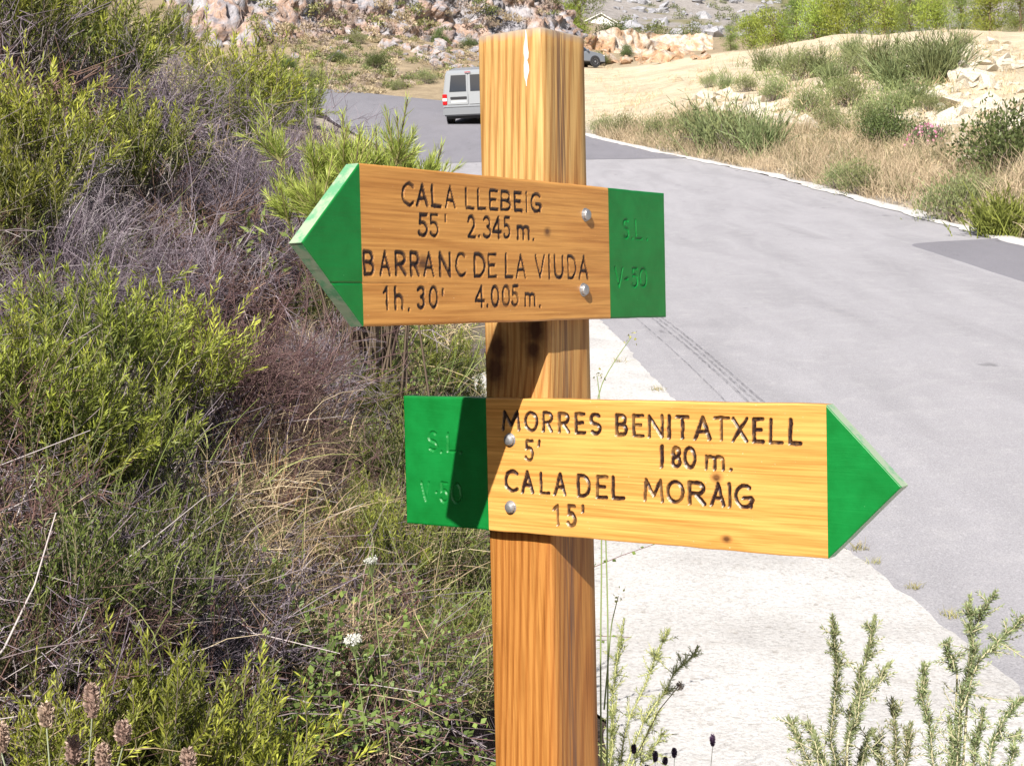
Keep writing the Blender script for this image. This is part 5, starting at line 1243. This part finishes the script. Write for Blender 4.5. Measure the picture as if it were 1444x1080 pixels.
PR['straw0'] = [('blades', grass(5, 70, .13, .0011, .005, (.50, .27, .11), (.70, .48, .25), 5., .03).mesh('straw', M_STRAW))]; PH['straw'] = .13
Ys = hit([384], [712])[0][1] - .22
put('straw0', 'straw_tuft', 384, 618, Ys, 'upright orange straw tuft in the dark gap left of the lower board', 'dry grass')
put('straw0', 'straw_tuft', 346, 640, Ys + .05, 'thinner straw tuft just left of the orange one', 'dry grass')
PR['weed0'] = [('blades', grass(6, 40, .06, .003, .02, (.22, .24, .08), (.42, .36, .18), 1., .3).mesh('weed', M_STRAW))]; PH['weed'] = .07
for px_, py_, h_, lab in ((1212, 786, 12, 'weed at the concrete edge under the right arrow tip'), (1234, 806, 9, 'second weed along the concrete edge from the arrow tip'), (1288, 842, 10, 'third weed along the concrete edge'), (1342, 882, 14, 'weed on the concrete edge nearest the tall gorse'), (926, 558, 9, 'tiny weed on the concrete edge above the lower board'), (872, 518, 9, 'tiny weed on the concrete beside the post')):
    w0 = puth('weed0', 'weed_tuft', px_, py_, h_ * 1.9, lab, 'weed', 'weeds on the concrete edge', 3); w0.location.z = float(zr(w0.location.y)) + .012

# ------------------------------------------------------------------ undergrowth nobody could count
def scatter(name, protos, pts, smin, smax, mat, label, cat, seed, tint=.12, tilt=.25, hmul=None):
    rnd = np.random.default_rng(seed); g = Geo()
    for k, P in enumerate(pts):
        if np.isnan(P[0]): continue
        q = protos[rnd.integers(len(protos))]; s = smin + (smax - smin) * rnd.random()
        a, b = rnd.normal() * tilt, rnd.normal() * tilt
        Rm = rotz(rnd.random() * 6.28); Rx = np.array([[1, 0, 0], [0, math.cos(a), -math.sin(a)], [0, math.sin(a), math.cos(a)]]); Ry = np.array([[math.cos(b), 0, math.sin(b)], [0, 1, 0], [-math.sin(b), 0, math.cos(b)]])
        g.merge(q, (Rx @ Ry @ Rm * s, P), 1 + tint * rnd.normal())
    if g.n:
        o = link(name, g.mesh(name, mat)); tag(o, label, cat, None, 'stuff'); return o
def px_pts(poly, n, seed, lo=1.2, hi=420): 
    q = sample_px(poly, n, seed); return hit(q[:, 0], q[:, 1], lo, hi)
def litedead(seed, colA, colB, R=.2, H=.24, n=22):
    rnd = np.random.default_rng(seed); g = Geo(); b = rnd.normal(size=(n, 3)) * R * .4; b[:, 2] = -.02
    P = curves(rnd, b, dirs(rnd, n, .45), H * (.5 + .7 * rnd.random(n)), 4, .6, .15); tubes(g, P, np.linspace(.0020, .001, 4), cmix(rnd, n, colA, colB), 3)
    m = 6; r = np.arange(n)[:, None]; i = rnd.integers(1, 3, (n, m)); P2 = curves(rnd, P[r, i].reshape(-1, 3), nrm(P[r, i + 1] - P[r, i]).reshape(-1, 3) + rnd.normal(size=(n * m, 3)) * .6, .09 * (.5 + rnd.random(n * m)), 3, .5)
    tubes(g, P2, np.linspace(.0012, .0007, 3), cmix(rnd, n * m, colA, colB), 3)
    j = rnd.integers(0, n * m, 260); P3 = curves(rnd, P2[j, 1], rnd.normal(size=(260, 3)) + [0, 0, .5], .045, 2, .3); ribbons(g, P3, .0015, cmix(rnd, 260, colA, colB), rnd)
    return g
MAUVE = ((.075, .05, .065), (.31, .26, .30)); BRN = ((.07, .035, .035), (.22, .14, .115)); PALE = ((.18, .15, .165), (.50, .45, .47))
LEFT = [(-160, -40), (300, 10), (430, 150), (480, 300), (560, 470), (690, 500), (692, 1120), (-160, 1120)]
scatter('dead_brush', [litedead(200 + k, *c) for k, c in enumerate((MAUVE, MAUVE, BRN))], px_pts(LEFT, 170, 51), .45, .85, M_TWIG, 'grey and mauve dead twigs covering the left bank', 'dead brush', 1)
scatter('dead_brush', [litedead(210 + k, *c) for k, c in enumerate((MAUVE, PALE))], px_pts([(90, 20), (330, 60), (430, 180), (440, 420), (250, 450), (60, 420)], 70, 52), .55, .95, M_TWIG, 'dense pale dead twigs on the upper left bank', 'dead brush', 2)
rnd = np.random.default_rng(60); B = px_pts(LEFT, 3200, 53); B = B[~np.isnan(B[:, 0])]; n = len(B); g = Geo()
d_ = rnd.normal(size=(n, 3)); d_[:, 2] = np.abs(d_[:, 2]) * .5 + .1
P = curves(rnd, B + np.c_[np.zeros((n, 2)), .05 * rnd.random(n)], d_, .08 + .2 * rnd.random(n) ** 2, 4, .6, .25); tubes(g, P, np.linspace(.0015, .0007, 4) * (.5 + rnd.random((n, 1))), cmix(rnd, n, (.18, .13, .14), (.56, .50, .49)), 3)
tag(link('fallen_twigs', g.mesh('fallen_twigs', M_TWIG)), 'bleached fallen twigs strewn over the left bank', 'twigs', None, 'stuff')
HAY = [grass(220 + k, 60, .26, .0024, .09, (.34, .24, .13), (.66, .55, .36), .7, .45) for k in range(4)]
scatter('dry_grass', HAY, np.r_[px_pts([(300, 470), (500, 470), (690, 560), (692, 1000), (420, 1010), (250, 900), (240, 760)], 230, 54), px_pts(LEFT, 40, 55)], .55, 1.0, M_STRAW, 'dry straw-coloured grass on the left bank', 'dry grass', 3)
GRN = [grass(230 + k, 80, .20, .0026, .08, (.13, .17, .05), (.34, .38, .12), .8, .3) for k in range(3)]
scatter('green_grass', GRN, np.r_[px_pts([(470, 470), (690, 470), (692, 1000), (560, 1000), (470, 800)], 150, 56), px_pts([(-50, 200), (420, 60), (470, 470), (300, 1000), (-50, 1000)], 60, 57)], .6, 1.1, M_LEAF, 'fine green grass left of the post', 'grass', 4)
LM = [leafmat(240 + k) for k in range(3)]
ptsb = np.r_[px_pts([(380, 880), (690, 900), (692, 1120), (330, 1120)], 34, 58), px_pts([(420, 380), (520, 470), (690, 640), (600, 880), (400, 620)], 30, 59)]
scatter('bramble', [a for a, b in LM], ptsb, .7, 1.2, M_LEAF, 'small bramble leaves low on the bank by the post', 'bramble', 5)
scatter('bramble_stems', [b for a, b in LM], ptsb, .7, 1.2, M_TWIG, 'dark red bramble stems low on the bank by the post', 'bramble', 5)
# herbs and grass round the post foot on the road side
ptsf = np.c_[np.random.default_rng(9).uniform(.05, .62, 60), np.random.default_rng(10).uniform(1.9, 3.4, 60)]; ptsf = np.c_[ptsf, G(ptsf[:, 0], ptsf[:, 1])]
scatter('foot_grass', GRN + HAY[:1], ptsf, .5, 1.0, M_LEAF, 'low green grass at the post foot beside the concrete', 'grass', 6)
# far verge
rnd = np.random.default_rng(70); n = 1000; y = rnd.uniform(15, 47, n); off = .45 + 3.4 * rnd.random(n) ** 1.5; x = np.interp(y, ER[:, 1], ER[:, 0]) + off
VG = [grass(250 + k, 44, .52, .009, .17, (.30, .22, .15), (.56, .44, .31), 1.5, .2, 4) for k in range(4)]
scatter('verge_grass', VG, np.c_[x, y, G(x, y)], .55, 1.15, M_STRAW, 'dry golden grass along the far side of the road', 'dry grass', 7)
n = 420; y = rnd.uniform(16, 46, n); off = .5 + 3.2 * rnd.random(n); x = np.interp(y, ER[:, 1], ER[:, 0]) + off
VGG = [grass(260 + k, 40, .42, .016, .16, (.13, .12, .07), (.31, .28, .15), 1.3, .2, 4) for k in range(3)]
scatter('verge_herbs', VGG, np.c_[x, y, G(x, y)], .6, 1.1, M_LEAF, 'grey green herbs among the dry grass on the far verge', 'herbs', 8)
TG = [grass(270 + k, 26, .35, .02, .25, (.55, .44, .26), (.68, .58, .38), 1.2, .3, 3) for k in range(3)]
scatter('terrace_grass', TG, px_pts([(835, 170), (835, 100), (1000, 82), (1200, 46), (1444, 40), (1444, 240), (1250, 230), (1080, 200)], 420, 61, 18, 130), .6, 1.2, M_STRAW, 'sparse bleached grass on the pale terrace', 'dry grass', 9)
TGG = [grass(275 + k, 30, .5, .03, .3, (.14, .18, .07), (.30, .34, .14), 1.3, .2, 3) for k in range(3)]
scatter('terrace_herbs', TGG, px_pts([(990, 115), (1080, 80), (1250, 60), (1330, 70), (1330, 160), (1250, 190), (1120, 170)], 130, 62, 18, 130), .6, 1.2, M_LEAF, 'low green growth between the terrace clumps', 'herbs', 10)
def scrub(seed, colA, colB, R=.5, n=110, L=.15, w=.06):
    rnd = np.random.default_rng(seed); g = Geo(); p = dirs(rnd, n, .2) * R * (.4 + .6 * rnd.random((n, 1))); p[:, 2] *= .8
    leaves(g, p, p + rnd.normal(size=(n, 3)) * .3 + [0, 0, .3], L, w, cmix(rnd, n, colA, colB), rnd); return g
SCR = [scrub(280, (.10, .13, .05), (.24, .27, .10)), scrub(281, (.36, .29, .18), (.58, .48, .32)), scrub(282, (.28, .22, .19), (.48, .40, .33)), scrub(283, (.15, .17, .07), (.36, .36, .15)), scrub(284, (.40, .33, .22), (.60, .50, .34))]
scatter('hillside_scrub', SCR, px_pts([(360, 70), (420, 54), (800, 50), (815, 100), (690, 112), (620, 120), (480, 142), (400, 130)], 620, 63, 60, 160), .35, 1.0, M_LEAF, 'brown and green scrub on the hillside below the cliff', 'scrub', 11)
MSC = [scrub(290 + k, (.08, .10, .04), (.22, .24, .09), .5, 150, .10, .05) for k in range(3)]
scatter('mountain_scrub', MSC, px_pts([(800, -40), (1444, -40), (1444, 40), (1130, 60), (1000, 62), (870, 50)], 230, 64, 125, 420), .8, 2.4, M_LEAF, 'dark scrub dotted over the far mountainside', 'scrub', 12)
cp_ = [at(*p) for p in ((350, 58, 90), (450, 54, 94), (560, 52, 98), (680, 46, 104), (800, 30, 114))]
rnd = np.random.default_rng(90); L_ = []
for k in range(210):
    t = rnd.random() * 4; i = min(int(t), 3); b = cp_[i] + (cp_[i + 1] - cp_[i]) * (t - i); h = 9 * rnd.random() ** 1.3
    L_.append(b + np.array([0, h * .5 - .9, h]))
scatter('cliff_scrub', SCR, np.array(L_), .5, 1.7, M_LEAF, 'tufts of scrub rooted in the cliff', 'scrub', 13)
# growth on the bank foot beside the road, behind the post
rnd = np.random.default_rng(95); n = 380; y = 7.5 + 40 * rnd.random(n) ** 1.6
xe = np.interp(y, EL[:, 1], EL[:, 0]) - np.where(y < 13, 1.3, .35); x = xe - 4.5 * rnd.random(n) ** 1.4 * np.clip(y / 12, .3, 1.4)
scatter('bank_grass', HAY + GRN + HAY[:2], np.c_[x, y, G(x, y)], .9, 2.2, M_STRAW, 'dry and green grass along the foot of the left bank', 'grass', 14)
n = 170; y = 5 + 40 * rnd.random(n) ** 1.4; xe = np.interp(y, EL[:, 1], EL[:, 0]) - np.where(y < 13, 1.6, .8); x = xe - 5 * rnd.random(n) * np.clip(y / 12, .3, 1.4)
scatter('bank_scrub', [litedead(310 + k, *c) for k, c in enumerate((MAUVE, BRN))] + [scrub(315, (.10, .13, .04), (.30, .34, .10), .22, 90, .05, .012)], np.c_[x, y, G(x, y)], .8, 1.8, M_TWIG, 'low scrub on the bank behind the sapling', 'scrub', 15)
